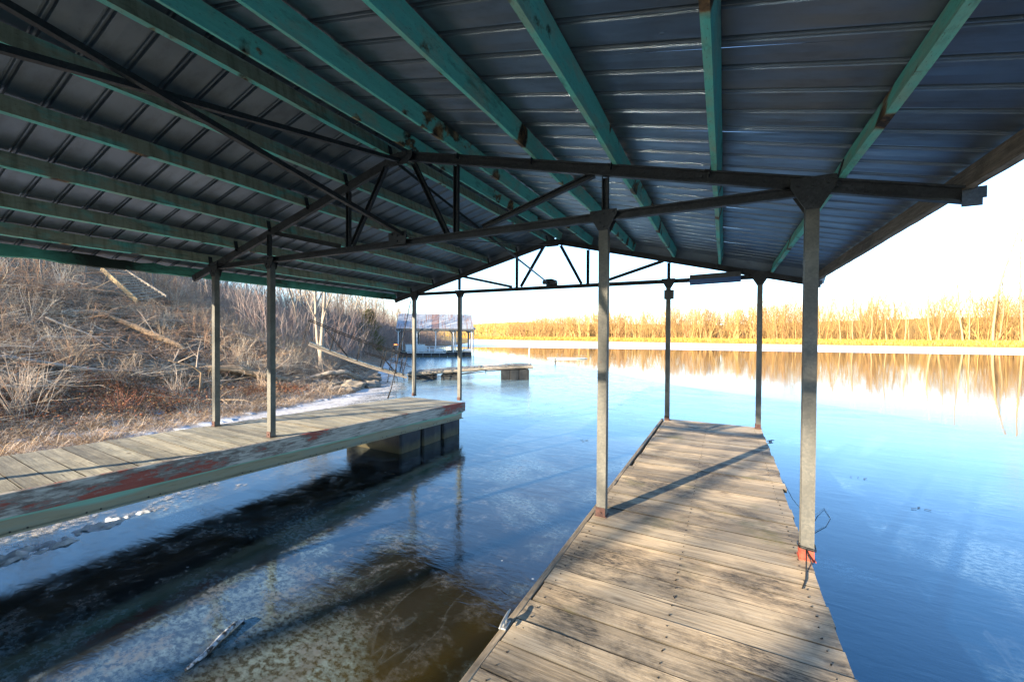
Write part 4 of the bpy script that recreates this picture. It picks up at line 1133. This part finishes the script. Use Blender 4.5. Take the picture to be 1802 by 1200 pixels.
gnarly("fallen_log", [G(-15.6, 11.2, .1), G(-15.0, 11.9, .5), G(-14.7, 12.5, .55), G(-14.9, 13.6, .1)], [.07, .10, .12, .09], MAT['log_grey'], "grey arched driftwood trunk on top of the shoreline rocks", "log", 5, 27)
gnarly("fallen_log", [G(-23.0, 11.0, .3), G(-21.3, 12.4, .25), G(-20.0, 13.6, .3)], [.06, .08, .06], MAT['bark_pale'], "pale fallen log high on the slope right of the posts", "log", 3, 33)
# crooked dead sapling by the outer post
gnarly("dead_sapling", [G(-14.55, 6.75, -.05), G(-14.5, 6.8, .75), G(-14.6, 6.6, .95), G(-14.9, 6.1, 1.05)], [.035, .03, .025, .012], MAT['log'], "crooked dead sapling bent over left of the outer near post", "sapling", 5, 41)

# boulders along the shore
rb_ = random.Random(77); k = 0
big = {0: "largest grey boulder at the foot of the driftwood pile", 1: "yellowish flat boulder at the tip of the rocky shore"}
spots = [(-13.6, 11.9, .42), (-12.95, 11.1, .30), (-13.3, 12.6, .34), (-14.1, 12.2, .38), (-13.9, 13.3, .32), (-14.6, 13.7, .36), (-13.2, 11.6, .24), (-14.7, 12.9, .30), (-15.0, 14.3, .30), (-13.5, 10.9, .26), (-14.3, 11.5, .30), (-15.6, 14.9, .32), (-14.0, 11.0, .22), (-12.8, 10.6, .18), (-14.9, 11.4, .34), (-15.9, 13.4, .36), (-16.2, 15.6, .28), (-15.0, 12.2, .30)]
for i, (x, y, r0) in enumerate(spots):
    mb = MB(); lump(mb, (0, 0, 0), r0, i + 50, (1.25, 1.0, .62))
    for v_i in range(len(mb.v)):
        a = mb.v[v_i]; n_ = 1 + rb_.uniform(-.045, .045); mb.v[v_i] = (a[0] * n_, a[1] * n_, round(a[2] * n_ / .05) * .05 * .6 + a[2] * .4)
    o = mb.build("boulder", MAT['rock']); o.location = (x, y, max(Hs(x, y), 0) + r0 * .12); o.rotation_euler = (rb_.uniform(-.2, .2), rb_.uniform(-.2, .2), rb_.uniform(0, 6))
    tag(o, big.get(i, "grey-brown boulder among the rocks piled along the left shoreline"), "boulder", "boulders along the left shoreline")

# collapsed wooden stairs on the hillside
st = empty("wooden_stairs", (-25.3, 9.4, Hs(-25.3, 9.4)), "broken wooden stairs with a pale side rail lying high on the hillside", "stairs")
a0 = np.array([0.1, -0.30, .30]); a1 = np.array([-3.5, -0.45, Hs(-28.8, 8.85) - Hs(-25.3, 9.4) + .95]); b0 = np.array([.25, .80, .62]); b1 = np.array([-3.3, .45, Hs(-28.6, 9.8) - Hs(-25.3, 9.4) + 1.15])
mb = MB(); mb.bar(a0, (a0 + a1) / 2 + (0, 0, .0), .24, .05, (0, 0, 1)); mb.bar((a0 + a1) / 2, a1, .22, .05, (0, .1, 1)); mb.build("stringer", m_simple('fresh_board', (0.36, 0.26, 0.14), .8, 0, .2), st)
mb = MB(); mb.bar(b0, b1, .12, .05, (0, 0, 1)); mb.build("stringer", MAT['bark_pale'], st)
for k in range(12):
    t_ = (k + .5) / 12; p = a0 * (1 - t_) + a1 * t_; q_ = b0 * (1 - t_) + b1 * t_
    mb = MB(); dd = random.uniform(-.02, .02); mb.bar(p + (0, .04, -.02 + dd), q_ + (0, -.04, -.02 - dd), .045, .07, (0, 0, 1)); mb.build("tread", MAT['bark_pale'], st)

# trees
def tree_skel(seed, Ht, r0, kids=(7, 4, 3), fork=1, lean=.08, wob=.07, ka=.75, kl=.42, start=.3, nseg=7, lift=.03):
    s = Skel(seed)
    for k in range(fork):
        a = s.r.uniform(0, 6.28); s.branch((k * .12, 0, 0), (math.cos(a) * lean * (1 + k), math.sin(a) * lean * (1 + k), 1), Ht * s.r.uniform(.85, 1), r0 * (1 - .15 * k), len(kids), nseg, wob, lift, kids, kl, ka, start, .18)
    return s.arr()
def split_mesh(sk, rs=1.0, thick=.022, k=5):
    """trunk and big limbs in one mesh, twigs in the other"""
    A, B, ra, rb = sk; m = ra > thick
    v, f = tubes(A[m], B[m], ra[m] * rs, rb[m] * rs, k); v2, f2 = tubes(A[~m], B[~m], ra[~m] * rs, rb[~m] * rs, 3)
    return v, f, v2, f2
def make_tree(name, seed, loc, Ht, r0, label, bark, tw, kids=(7, 4, 3), group=None, meshes=None, rot=0.0, sc=1.0, cat="tree", **kw):
    if meshes is None:
        v, f, v2, f2 = split_mesh(tree_skel(seed, Ht, r0, kids, **kw))
        meshes = (mesh_np("trunk", v, f, [bark], smooth=True), mesh_np("crown", v2, f2, [MAT['twig']], tint=np.ones((len(v2), 3)) * tw * np.repeat(rng.uniform(.8, 1.2, len(v2) // 6), 6)[:, None]))
    r = empty(name, loc, label, cat, group, (0, 0, rot)); r.scale = (sc, sc, sc)
    link("trunk", meshes[0], r); link("crown", meshes[1], r); return meshes
make_tree("sycamore_tree", 501, G(-16.9, 12.9, -.1), 6.5, .13, "pale-barked forked tree behind the footbridge railing", MAT['bark_pale'], (0.42, 0.36, 0.3), (8, 4, 3), fork=2, lean=.1, start=.35)
for i, (x, y, ht, lb, c) in enumerate([(-26, 20, 8, "slender whitish tree right of the pale forked tree, below the eave", 0), (-30, 25.5, 9, "thin pale tree leaning by the eave's far end", 0),
                                       (-34, 32, 9, "pale slim tree nearest the far boathouse roof", 0), (-24.5, 17, 7, "grey leaning tree between the forked tree and the whitish ones", 1)]):
    make_tree("bare_tree", 510 + i, G(x, y, -.1), ht, .11, lb, MAT['bark_pale'] if c == 0 else MAT['bark_grey'], (0.5, 0.4, 0.28), (9, 5, 3), lean=.12, start=.25)
# grey bare wood on the hill: a few tree shapes, copied
kinds = [make_tree("bare_tree", 540 + i, G(-33 - i * 2, 27 + i * 4, -.1), 8.0, .09, "leafless %s tree within the middle of the hillside wood" % ("grey-brown", "tan-brown", "dark brown", "straw-brown")[i], MAT['bark_grey'], c, (10, 6, 4), "bare trees on the left hill", lean=.1, start=.12, ka=.65, wob=.09)
         for i, c in enumerate([(0.26, 0.21, 0.18), (0.34, 0.25, 0.17), (0.24, 0.17, 0.14), (0.40, 0.30, 0.17)])]
r_ = random.Random(8)
for i in range(250):
    yy = (r_.uniform(15, 60) if i % 4 else r_.uniform(55, 130)) if i > 30 else r_.uniform(5, 26); dd = r_.uniform(3, 20) if i > 30 else r_.uniform(14, 30)
    xx = float(shore_x(yy)) - dd
    if yy < 24 and dd < 12: continue
    kk = r_.randrange(4)
    make_tree("bare_tree", 0, G(xx, yy, -.1), 8, .1, "leafless %s tree %s on the left hill" % (("grey-brown", "tan-brown", "dark brown", "straw-brown")[kk], "far along the shore wood" if yy > 55 else "near the waterline" if dd < 8 else "in the middle of the wood" if dd < 15 else "high up"), None, None, meshes=kinds[kk], group="bare trees on the left hill", rot=r_.uniform(0, 6.28), sc=r_.uniform(.5, .95) * (1 if yy > 26 else .7))
make_tree("russet_tree", 560, G(-48, 52, -.1), 7.5, .1, "russet twiggy tree behind the far boathouse roof", MAT['bark_grey'], (0.50, 0.22, 0.14), (12, 7, 4), lean=.06, start=.2)
# evergreen by the far end of the eave
cd = empty("cedar_tree", G(-31, 29, -.1), "olive green cedar left of the far boathouse", "tree")
mb = MB(); mb.path([(0, 0, 0), (0, 0, 2.5), (0.05, 0, 4.2)], [.12, .08, .02], 7); mb.build("trunk", MAT['bark_grey'], cd)
n = 2600; hh = rng.uniform(.4, 4.4, n); ra_ = (1 - hh / 4.8) ** .7 * 1.7 * np.sqrt(rng.uniform(.1, 1, n)) * (1 + .25 * np.sin(hh * 5)); aa = rng.uniform(0, 6.28, n)
P = np.stack([ra_ * np.cos(aa), ra_ * np.sin(aa), hh], -1); D = P * (1, 1, 0) + rng.normal(0, .4, (n, 3)) + (0, 0, .35); D /= np.linalg.norm(D, axis=1, keepdims=True)
v, f = tubes(P, P + D * rng.uniform(.12, .35, n)[:, None], np.full(n, .025), np.full(n, .006), 3)
link("crown", mesh_np("crown", v, f, [MAT['twig']], tint=np.repeat(rng.uniform(.6, 1.3, n), 6)[:, None] * np.array((0.16, 0.145, 0.05))), cd)

# trees behind the camera on the left shore: they throw the long soft shadows over the docks
back = [(-10.2, -19.0, 1.1), (-15.0, -15.5, .9), (-19.0, -20.0, 1.0), (-13.2, -24.0, 1.1), (-22.5, -13.0, .9)]
km = None
for (x, y, sc) in back:
    km2 = make_tree("bare_tree", 580, G(x, y, -.1), 11.0, .16, "tall leafless tree on the shore behind the boathouse", MAT['bark_grey'], (0.3, 0.25, 0.2), (8, 4, 3), "trees behind the boathouse", meshes=km, rot=x, sc=sc, lean=.05, start=.3)
    km = km2
# two unseen cedars added among them, crowns set to shade the posts
cm = None
for (x, y, zc, rad, hgt) in ((-9.7, -20.2, 8.3, 1.0, 5.0), (-13.4, -21.5, 8.6, 1.1, 5.0)):
    cr_ = empty("cedar_tree", G(x, y, -.1), "unseen tall cedar added behind the boathouse to shade its posts", "tree", "added shade cedars behind the boathouse")
    mb = MB(); mb.path([(0, 0, 0), (0, 0, 6), (0.05, 0, 12.5)], [.17, .12, .03], 7); mb.build("trunk", MAT['bark_grey'], cr_)
    if cm is None:
        n = 5000; hh = rng.uniform(0, 1, n); ra_ = (1 - hh * .8) * np.sqrt(rng.uniform(.05, 1, n)) * 1.1; aa = rng.uniform(0, 6.28, n)
        P = np.stack([ra_ * np.cos(aa), ra_ * np.sin(aa), 9.0 + hh * hgt], -1); D = P * (1, 1, 0) + rng.normal(0, .4, (n, 3)) + (0, 0, .35); D /= np.linalg.norm(D, axis=1, keepdims=True)
        v, f = tubes(P, P + D * rng.uniform(.12, .35, n)[:, None], np.full(n, .03), np.full(n, .008), 3)
        cm = mesh_np("crown", v, f, [MAT['twig']], tint=np.repeat(rng.uniform(.6, 1.3, n), 6)[:, None] * np.array((0.10, 0.11, 0.05)))
    link("crown", cm, cr_)

# ------------------------------------------------------------------ footbridge down to the second dock
gw = empty("footbridge", (-13.9, 15.0, .45), "sagging plank footbridge with dark pipe railings from bank to dock", "footbridge")
g0 = np.array([-13.5, 14.9, .36]); g1 = np.array([-16.15, 11.75, 1.92])
O_ = np.array([-13.9, 15.0, .45]); g0 -= O_; g1 -= O_
dirn = (g1 - g0) / np.linalg.norm(g1 - g0); sdv = np.cross(dirn, (0, 0, 1)); sdv /= np.linalg.norm(sdv)
Lg = np.linalg.norm(g1 - g0)
def gp(t, s_, h=0.0): return g0 + dirn * Lg * t + sdv * s_ + np.array([0, 0, h - .10 * math.sin(math.pi * t)])
wdt = .5
nb = 26
for k in range(nb):
    t0 = (k + .5) / nb; mb = MB(); mb.bar(gp(t0, -wdt, random.uniform(-.01, .01)), gp(t0, wdt, random.uniform(-.01, .01)), .145, .03, dirn); mb.build("plank", MAT['plank_left'], gw)
for s_ in (-wdt, wdt):
    mb = MB(); mb.path([gp(t_, s_ * .95, -.10) for t_ in np.linspace(0, 1, 6)], .05, 6); mb.build("stringer", MAT['old_wood'], gw)
    mb = MB(); top_ = 1.0 if s_ > 0 else .92
    mb.path([gp(t_, s_ * 1.25, top_) for t_ in np.linspace(-.08, 1.0, 7)], .026, 6)
    mb.path([gp(t_, s_ * 1.12, top_ * .5) for t_ in np.linspace(-.05, .45, 4)], .020, 6)
    mb.build("handrail", MAT['pipe'], gw)
    for t_ in (.0, .22, .48, .75, 1.0):
        mb = MB(); mb.path([gp(t_ + .05, s_, -.02), gp(t_, s_ * 1.25, top_)], .020, 6); mb.build("rail_post", MAT['pipe'], gw)
    for t_ in (.12, .62):
        mb = MB(); mb.path([gp(t_, s_, .0), gp(t_ + .22, s_ * 1.2, top_ * .9)], .020, 6); mb.build("rail_brace", MAT['pipe'], gw)
# leaning A-frame ladder
ld = empty("step_ladder", (-13.75, 14.55, .02), "dark step ladder with an orange top at the foot of the footbridge", "ladder")
for s_ in (-.22, .22):
    for e, d in ((-.35, 0), (.30, 0)):
        mb = MB(); mb.path([(s_, e, .0), (s_ * .7, 0, 1.75)], .018, 6); mb.build("leg", MAT['pipe'], ld)
for k in range(5):
    h = .3 + k * .3; mb = MB(); mb.box((0, -.35 * (1 - h / 1.75), h), (.40 - .10 * h / 1.75, .06, .02)); mb.build("rung", MAT['pipe'], ld)
mb = MB(); mb.box((0, 0, 1.77), (.20, .12, .05), ch=.01); mb.build("top_step", MAT['orange'], ld)

# ------------------------------------------------------------------ second, empty dock
d2 = empty("floating_dock", (-14.0, 16.0, 0), "low empty dock with wavy weathered planks and black floats beyond the boathouse", "dock")
A_ = np.array([-14.0, 15.6, .36]); B_ = np.array([-8.55, 18.75, .76]); ux = B_ - A_; L2_ = np.linalg.norm(ux); ux /= L2_; vx_ = np.array([-ux[1], ux[0], 0]); vx_ /= np.linalg.norm(vx_); W2 = 1.45; OO = np.array([-14.0, 16.0, 0])
np_ = 40
for k in range(np_):
    t_ = (k + .5) / np_; c = A_ + ux * L2_ * t_ - OO; wob = .035 * math.sin(t_ * 17) * (t_ > .5) + .05 * math.sin(t_ * math.pi) - .02
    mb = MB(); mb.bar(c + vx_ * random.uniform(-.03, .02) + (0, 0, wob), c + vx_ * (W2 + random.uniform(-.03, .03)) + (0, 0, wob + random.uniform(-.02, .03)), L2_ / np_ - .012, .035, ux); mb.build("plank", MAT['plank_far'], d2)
for s_ in (.06, W2 - .06):
    mb = MB(); mb.path([A_ + ux * L2_ * t_ + vx_ * s_ - OO + np.array([0, 0, -.09 + .05 * math.sin(t_ * math.pi)]) for t_ in np.linspace(0, 1, 9)], .085, 4); mb.build("side_beam", MAT['old_wood'], d2)
mb = MB()
mb.path([A_ - OO + ux * .2 + (0, 0, -.30), A_ - OO + ux * 2.2 + (0, 0, -.26), A_ - OO + ux * 4.0 + (0, 0, -.16), A_ - OO + ux * 5.9 + (0, 0, -.14)], .022, 6)
mb.path([A_ - OO + ux * 2.2 + (0, 0, -.26), A_ - OO + ux * 3.9 + (0, 0, -.08)], .016, 6)
for t_ in (.2, .42, .62): mb.path([A_ - OO + ux * L2_ * t_ + (0, 0, -.28), A_ - OO + ux * L2_ * t_ + (0, 0, -.05)], .018, 6)
mb.build("truss_rod", MAT['pipe'], d2)
ang = math.atan2(ux[1], ux[0])
for (t0, n_, wd_, ht_, mt) in ((.0, 2, .62, .22, 'black_plastic'), (.26, 1, .9, .28, 'black_plastic'), (.74, 3, .47, .54, 'black_plastic')):
    for k in range(n_):
        c = A_ + ux * (L2_ * t0 + wd_ * (k + .5)) + vx_ * W2 / 2 - OO
        mb = MB(); mb.box((0, 0, ht_ / 2 - .08), (wd_ - .05, W2 - .04, ht_ + .16), ch=.02); o = mb.build("float_block", MAT[mt], d2); o.location = (c[0], c[1], 0); o.rotation_euler = (0, 0, ang)
        mb = MB(); mb.box((0, 0, ht_ / 2 - .07), (.06, W2 - .06, ht_ + .1)); q_ = mb.build("strap", MAT['strap'], o); q_.location = (wd_ / 2, 0, 0)
e0 = B_ - OO - ux * .12 + vx_ * .9
mb = MB(); mb.path([e0 + (0, 0, -.1), e0 + (0, 0, .75), e0 + ux * .04 + vx_ * .12 + (0, 0, .85), e0 + vx_ * .34 + (0, 0, .75), e0 + vx_ * .34 + (0, 0, -.1)], .018, 6)
o = mb.build("ladder_rail", MAT['white_paint'], smooth=True); o.location = OO; tag(o, "white swim ladder rail at the end of the empty dock", "ladder")

# ------------------------------------------------------------------ far boathouse
b2 = empty("far_boathouse", (-29.4, 31.3, 0), "distant boathouse with a rusty striped tin roof on floats", "boathouse", rot=(0, 0, math.atan2(4.62, 5.93)))
W_, D_ = 7.55, 5.2; ez, rz_ = 2.92, 4.55
npan = 11
for k in range(npan):
    x0, x1 = -.15 + (W_ + .3) * k / npan, -.15 + (W_ + .3) * (k + 1) / npan
    for (ya, yb, za, zb_) in ((-.25, D_ / 2, ez, rz_), (D_ + .25, D_ / 2, ez, rz_)):
        mb = MB(); t_ = .02; i_ = .012
        mb.add([(x0 + i_, ya, za), (x1 - i_, ya, za), (x1 - i_, yb, zb_), (x0 + i_, yb, zb_), (x0 + i_, ya, za + t_), (x1 - i_, ya, za + t_), (x1 - i_, yb, zb_ + t_), (x0 + i_, yb, zb_ + t_)],
               [(3, 2, 1, 0), (4, 5, 6, 7), (0, 1, 5, 4), (1, 2, 6, 5), (2, 3, 7, 6), (3, 0, 4, 7)])
        s_ = .03; mb.extr([(-s_, 0), (s_, 0), (0, .035)], (x1 - .02, ya, za + t_), (x1 - .02, yb, zb_ + t_), (1, 0, 0))
        mb.build("roof_panel", MAT['rust_roof'], b2)
mb = MB(); mb.box((W_ / 2, -.22, ez - .10), (W_ + .2, .05, .20)); mb.box((W_ / 2, D_ + .22, ez - .10), (W_ + .2, .05, .20)); mb.box((W_ + .1, D_ / 2, ez - .10), (.05, D_ + .3, .20)); mb.box((-.1, D_ / 2, ez - .10), (.05, D_ + .3, .20)); mb.build("eave_board", MAT['dark_box'], b2)
for x_ in (0.05, 1.9, 3.8, 5.6, W_ - .05):
    for y_ in (0.05, 1.2, D_ - 1.2, D_ - .05):
        mb = MB(); mb.box((0, 0, 0), (.09, .09, ez - .55)); 
        mb.path([(0, 0, .85), (.30, 0, 1.12)], .03, 4); mb.path([(0, 0, .85), (-.30, 0, 1.12)], .03, 4)
        o = mb.build("post", MAT['white_paint'] if (y_ < 1 or y_ > D_ - 1) else MAT['dark_box'], b2); o.location = (x_, y_, (ez - .55) / 2 + .45)
for (y0, y1) in ((0, 1.25), (D_ - 1.25, D_)):
    for k in range(24):
        mb = MB(); mb.box((W_ * (k + .5) / 24, (y0 + y1) / 2, .50), (W_ / 24 - .012, y1 - y0, .04)); mb.build("plank", MAT['plank_left'], b2)
    for k in range(9):
        mb = MB(); mb.box((W_ * (k + .5) / 9, (y0 + y1) / 2, .16), (W_ / 9 - .07, y1 - y0 - .05, .58), ch=.02); mb.build("float_block", MAT['float'], b2)
mb = MB(); mb.box((W_ - .6, D_ / 2, .48), (1.2, D_ - 2.5, .05)); mb.build("end_deck", MAT['plank_left'], b2)
# lean-to roof beyond it on the right
lt = empty("lean_to_roof", (-24.2, 38.6, 0), "low grey hip roof just behind the right end of the striped roof", "boat shelter", rot=(0, 0, math.atan2(4.62, 5.93)))
mb = MB(); mb.add([(-3, -1.5, 2.9), (-.5, -1.5, 2.9), (-.5, 2.5, 2.9), (-3, 2.5, 2.9), (-3, .5, 4.2), (-1.6, .5, 4.2)], [(0, 1, 5, 4), (1, 2, 5), (2, 3, 4, 5), (3, 0, 4), (3, 2, 1, 0)]); mb.build("roof", m_simple('grey_tin', (0.34, 0.37, 0.42), .5, .2), lt)
for x_, y_ in ((-2.7, -1.2), (-.8, -1.2), (-.8, 2.2), (-2.7, 2.2)):
    mb = MB(); mb.box((x_, y_, 1.45), (.09, .09, 2.9)); mb.build("post", MAT['white_paint'], lt)
# pontoon boat in the far boathouse
pb = empty("pontoon_boat", (-27.3, 33.3, 0), "white pontoon boat with a rail, moored inside the far boathouse", "boat", rot=(0, 0, math.atan2(4.62, 5.93)))
for y_ in (.0, 1.1):
    mb = MB(); mb.path([(-1.9, y_, .20), (-1.6, y_, .18), (1.6, y_, .18), (2.0, y_, .30)], [.12, .22, .22, .05], 10); mb.build("pontoon", MAT['cleat'], pb, smooth=True)
mb = MB(); mb.box((0, .55, .44), (3.9, 1.9, .06)); mb.build("deck", MAT['white_paint'], pb)
mb = MB()
for h in (.62, .82, 1.05):
    for y_ in (-.38, 1.48): mb.path([(-1.9, y_, h), (1.9, y_, h)], .022, 5)
    mb.path([(1.9, -.38, h), (1.9, 1.48, h)], .022, 5)
for x_ in np.linspace(-1.9, 1.9, 8):
    for y_ in (-.38, 1.48): mb.path([(x_, y_, .46), (x_, y_, 1.05)], .02, 5)
mb.build("railing", MAT['white_paint'], pb)
mb = MB(); mb.box((-.3, .55, .80), (.55, .6, .66), ch=.04); mb.build("console", MAT['white_paint'], pb)
mb = MB(); mb.box((-1.4, .55, .66), (.7, 1.6, .36), ch=.06); mb.box((1.2, .55, .62), (.9, 1.5, .28), ch=.06); mb.build("seat", MAT['white_paint'], pb)
wb = MB(); wb.box((0, 0, .35), (1.9, .8, .70), ch=.03); wb.box((0, 0, .73), (2.0, .9, .05), ch=.01)
o = wb.build("storage_box", m_simple('pale_grey_box', (0.52, 0.56, 0.56), .6, 0, .1)); o.location = (-28.35, 32.75, .53); o.rotation_euler = (0, 0, math.atan2(4.62, 5.93)); tag(o, "pale grey deck box on the left end of the far boathouse", "box")
wb = MB(); wb.box((0, 0, .14), (.9, .5, .28), ch=.05); o = wb.build("cooler", MAT['white_paint']); o.location = (-24.35, 36.35, .53); o.rotation_euler = (0, 0, .66); tag(o, "small white cooler at the right end of the far boathouse deck", "cooler")

# floe and marker post out on the river
bm = bmesh.new(); ring = [bm.verts.new((1.9 * math.cos(a) * (1 + .12 * math.sin(3 * a)), .8 * math.sin(a) * (1 + .1 * math.cos(4 * a)), .03)) for a in np.linspace(0, 6.28, 28)[:-1]]
bm.faces.new(ring); r = bmesh.ops.extrude_face_region(bm, geom=bm.faces[:]); 
for v in [e for e in r['geom'] if isinstance(e, bmesh.types.BMVert)]: v.co.z += .05
me = bpy.data.meshes.new("ice_floe"); bm.normal_update(); bm.to_mesh(me); bm.free(); me.materials.append(m_simple('pale_green_ice', (0.55, 0.68, 0.62), .4, 0, .1))
o = link("ice_floe", me); o.location = (-13.7, 38.2, 0); o.rotation_euler = (0, 0, .4); tag(o, "pale greenish ice floe lying beyond the empty dock", "ice floe")
mb = MB(); mb.path([(0, 0, -.3), (0, 0, .30)], .06, 8); mb.path([(-.10, 0, .16), (.10, 0, .16)], .03, 6); lump(mb, (0, 0, .38), .07, 3)
o = mb.build("marker_post", MAT['dark_box']); o.location = (-12.13, 30.9, 0); tag(o, "short dark marker post sticking out of the ice before the floe", "post")

# ------------------------------------------------------------------ far shore: grass belt, wood, tall pale trees
nf = 60000; fx_ = rng.uniform(-260, 150, nf); fy_ = far_y(fx_) + rng.uniform(.5, 26, nf) ; fz_ = H(fx_, fy_)
v, f, t = blades(fx_, fy_, fz_, 0, .9, .07, .35, [(0.42, 0.25, 0.05), (0.34, 0.20, 0.045), (0.46, 0.31, 0.09)])
tag(link("reeds", mesh_np("reeds", v, f, [MAT['twig']], tint=t)), "golden dry reeds along the far shore", "reeds", kind="stuff")

ft = []
for i in range(6):
    s = Skel(700 + i)
    for k in range(3): s.branch((s.r.uniform(-.6, .6), s.r.uniform(-.6, .6), 0), (s.r.uniform(-.3, .3), s.r.uniform(-.3, .3), 1), s.r.uniform(6.5, 8), .10, 3, 5, .08, .04, (6, 5, 4), .42, .75, .10, .15)
    ft.append(s.arr())
pl = []
def far_trees(n, x0, x1, e0, e1, sc0, sc1, cols, rs=1.0):
    for i in range(n):
        x = rng.uniform(x0, x1); y = far_y(x) + e0 + (e1 - e0) * rng.rand() ** 1.2
        pl.append((rng.randint(6), x, y, Hs(x, y) - .2, rng.uniform(sc0, sc1) * float(np.interp(x, [-330, -110, -60], [.35, .75, 1])) * (1 + .2 * float(vnoise(x, 0, .12, 55))), rng.uniform(0, 6.28), rs, cols[rng.randint(len(cols))], 1.0))
FC = [(0.40, 0.25, 0.09), (0.34, 0.205, 0.085), (0.30, 0.17, 0.08), (0.44, 0.29, 0.11)]
far_trees(260, 15, 130, 26, 60, 1.7, 2.5, FC, 1.5)
far_trees(150, -40, 20, 26, 60, 1.5, 2.1, FC, 1.7)
far_trees(170, -120, -40, 24, 60, 1.3, 1.7, FC, 2.2)
far_trees(170, -330, -100, 20, 70, 1.0, 1.3, [(0.40, 0.27, 0.08), (0.32, 0.24, 0.07), (0.5, 0.33, 0.12)], 3.0)
v, f, t = merge_instances(ft, pl)
tag(link("far_wood", mesh_np("far_wood", v, f, [MAT['twig']], tint=t)), "golden leafless wood lining the far shore", "woodland", kind="stuff")
# low scrub in front of it
pl = []
for i in range(1250):
    x = rng.uniform(-130, 30) if i < 600 else rng.uniform(10, 125); y = far_y(x) + rng.uniform(21, 46); k_ = float(np.interp(x, [-130, -40, 20, 60, 90], [.75, .95, 1.1, 1.45, 1.6]))
    pl.append((rng.randint(9), x, y, Hs(x, y) - .1, rng.uniform(4.2, 7.4) * k_ * (1 + .28 * float(vnoise(x, 0, .12, 55)) + .16 * float(vnoise(x, 0, .5, 56))), rng.uniform(0, 6.28), 1.15, FC[rng.randint(4)], rng.uniform(1.2, 1.7)))
v, f, t = merge_instances(shrubs, pl)
tag(link("far_scrub", mesh_np("far_scrub", v, f, [MAT['twig']], tint=t)), "tan scrub at the foot of the far wood", "scrub", kind="stuff")

tk = [make_tree("tall_tree", 720 + i, (0, 0, -50), 17.0, .14, "x", m_bark('sunlit_bark_%d' % i, (0.36, 0.27, 0.14), (0.24, 0.17, 0.09)), (0.5, 0.38, 0.22), (9, 5, 3), lean=.09, start=.35, ka=.45, kl=.28, nseg=8, wob=.045) for i in range(4)]
for o in [o for o in COL.objects if o.name.startswith("tall_tree") and o.location.z < -40]:
    for c in list(o.children): bpy.data.objects.remove(c)
    bpy.data.objects.remove(o)
r_ = random.Random(33)
tt = [(34, 22, .9), (38, 26, 1.0), (41, 20, .85), (46, 25, 1.12), (49, 21, 1.0), (52, 28, 1.2), (55, 22, 1.05), (58, 27, .95), (61, 21, 1.25), (64, 26, 1.15), (67, 22, 1.3), (70, 27, 1.1), (73, 23, 1.35), (77, 25, 1.15), (29, 25, .85), (24, 22, .8), (17, 24, .75), (10, 25, .7), (83, 24, 1.2), (90, 25, 1.2)]
ORD = "first second third fourth fifth sixth seventh eighth ninth tenth eleventh twelfth thirteenth fourteenth fifteenth sixteenth seventeenth eighteenth nineteenth twentieth".split()
tt.sort(key=lambda q_: q_[0] / (float(far_y(q_[0])) + q_[1]))
for i, (x, e, sc) in enumerate(tt):
    y = float(far_y(x)) + e
    make_tree("tall_tree", 0, (x, y, Hs(x, y) - .2), 17, .2, "tall pale bare tree above the golden far wood, %s from the left" % ORD[i], None, None, meshes=tk[(i * 3 + i // 4) % 4], group="tall pale trees on the far shore", rot=r_.uniform(0, 6.28), sc=sc * r_.uniform(.95, 1.5) * (1 + max(0, x - 40) * .009))

print("objects", len(COL.objects), "tris", sum(len(o.data.polygons) for o in COL.objects if o.type == 'MESH'))
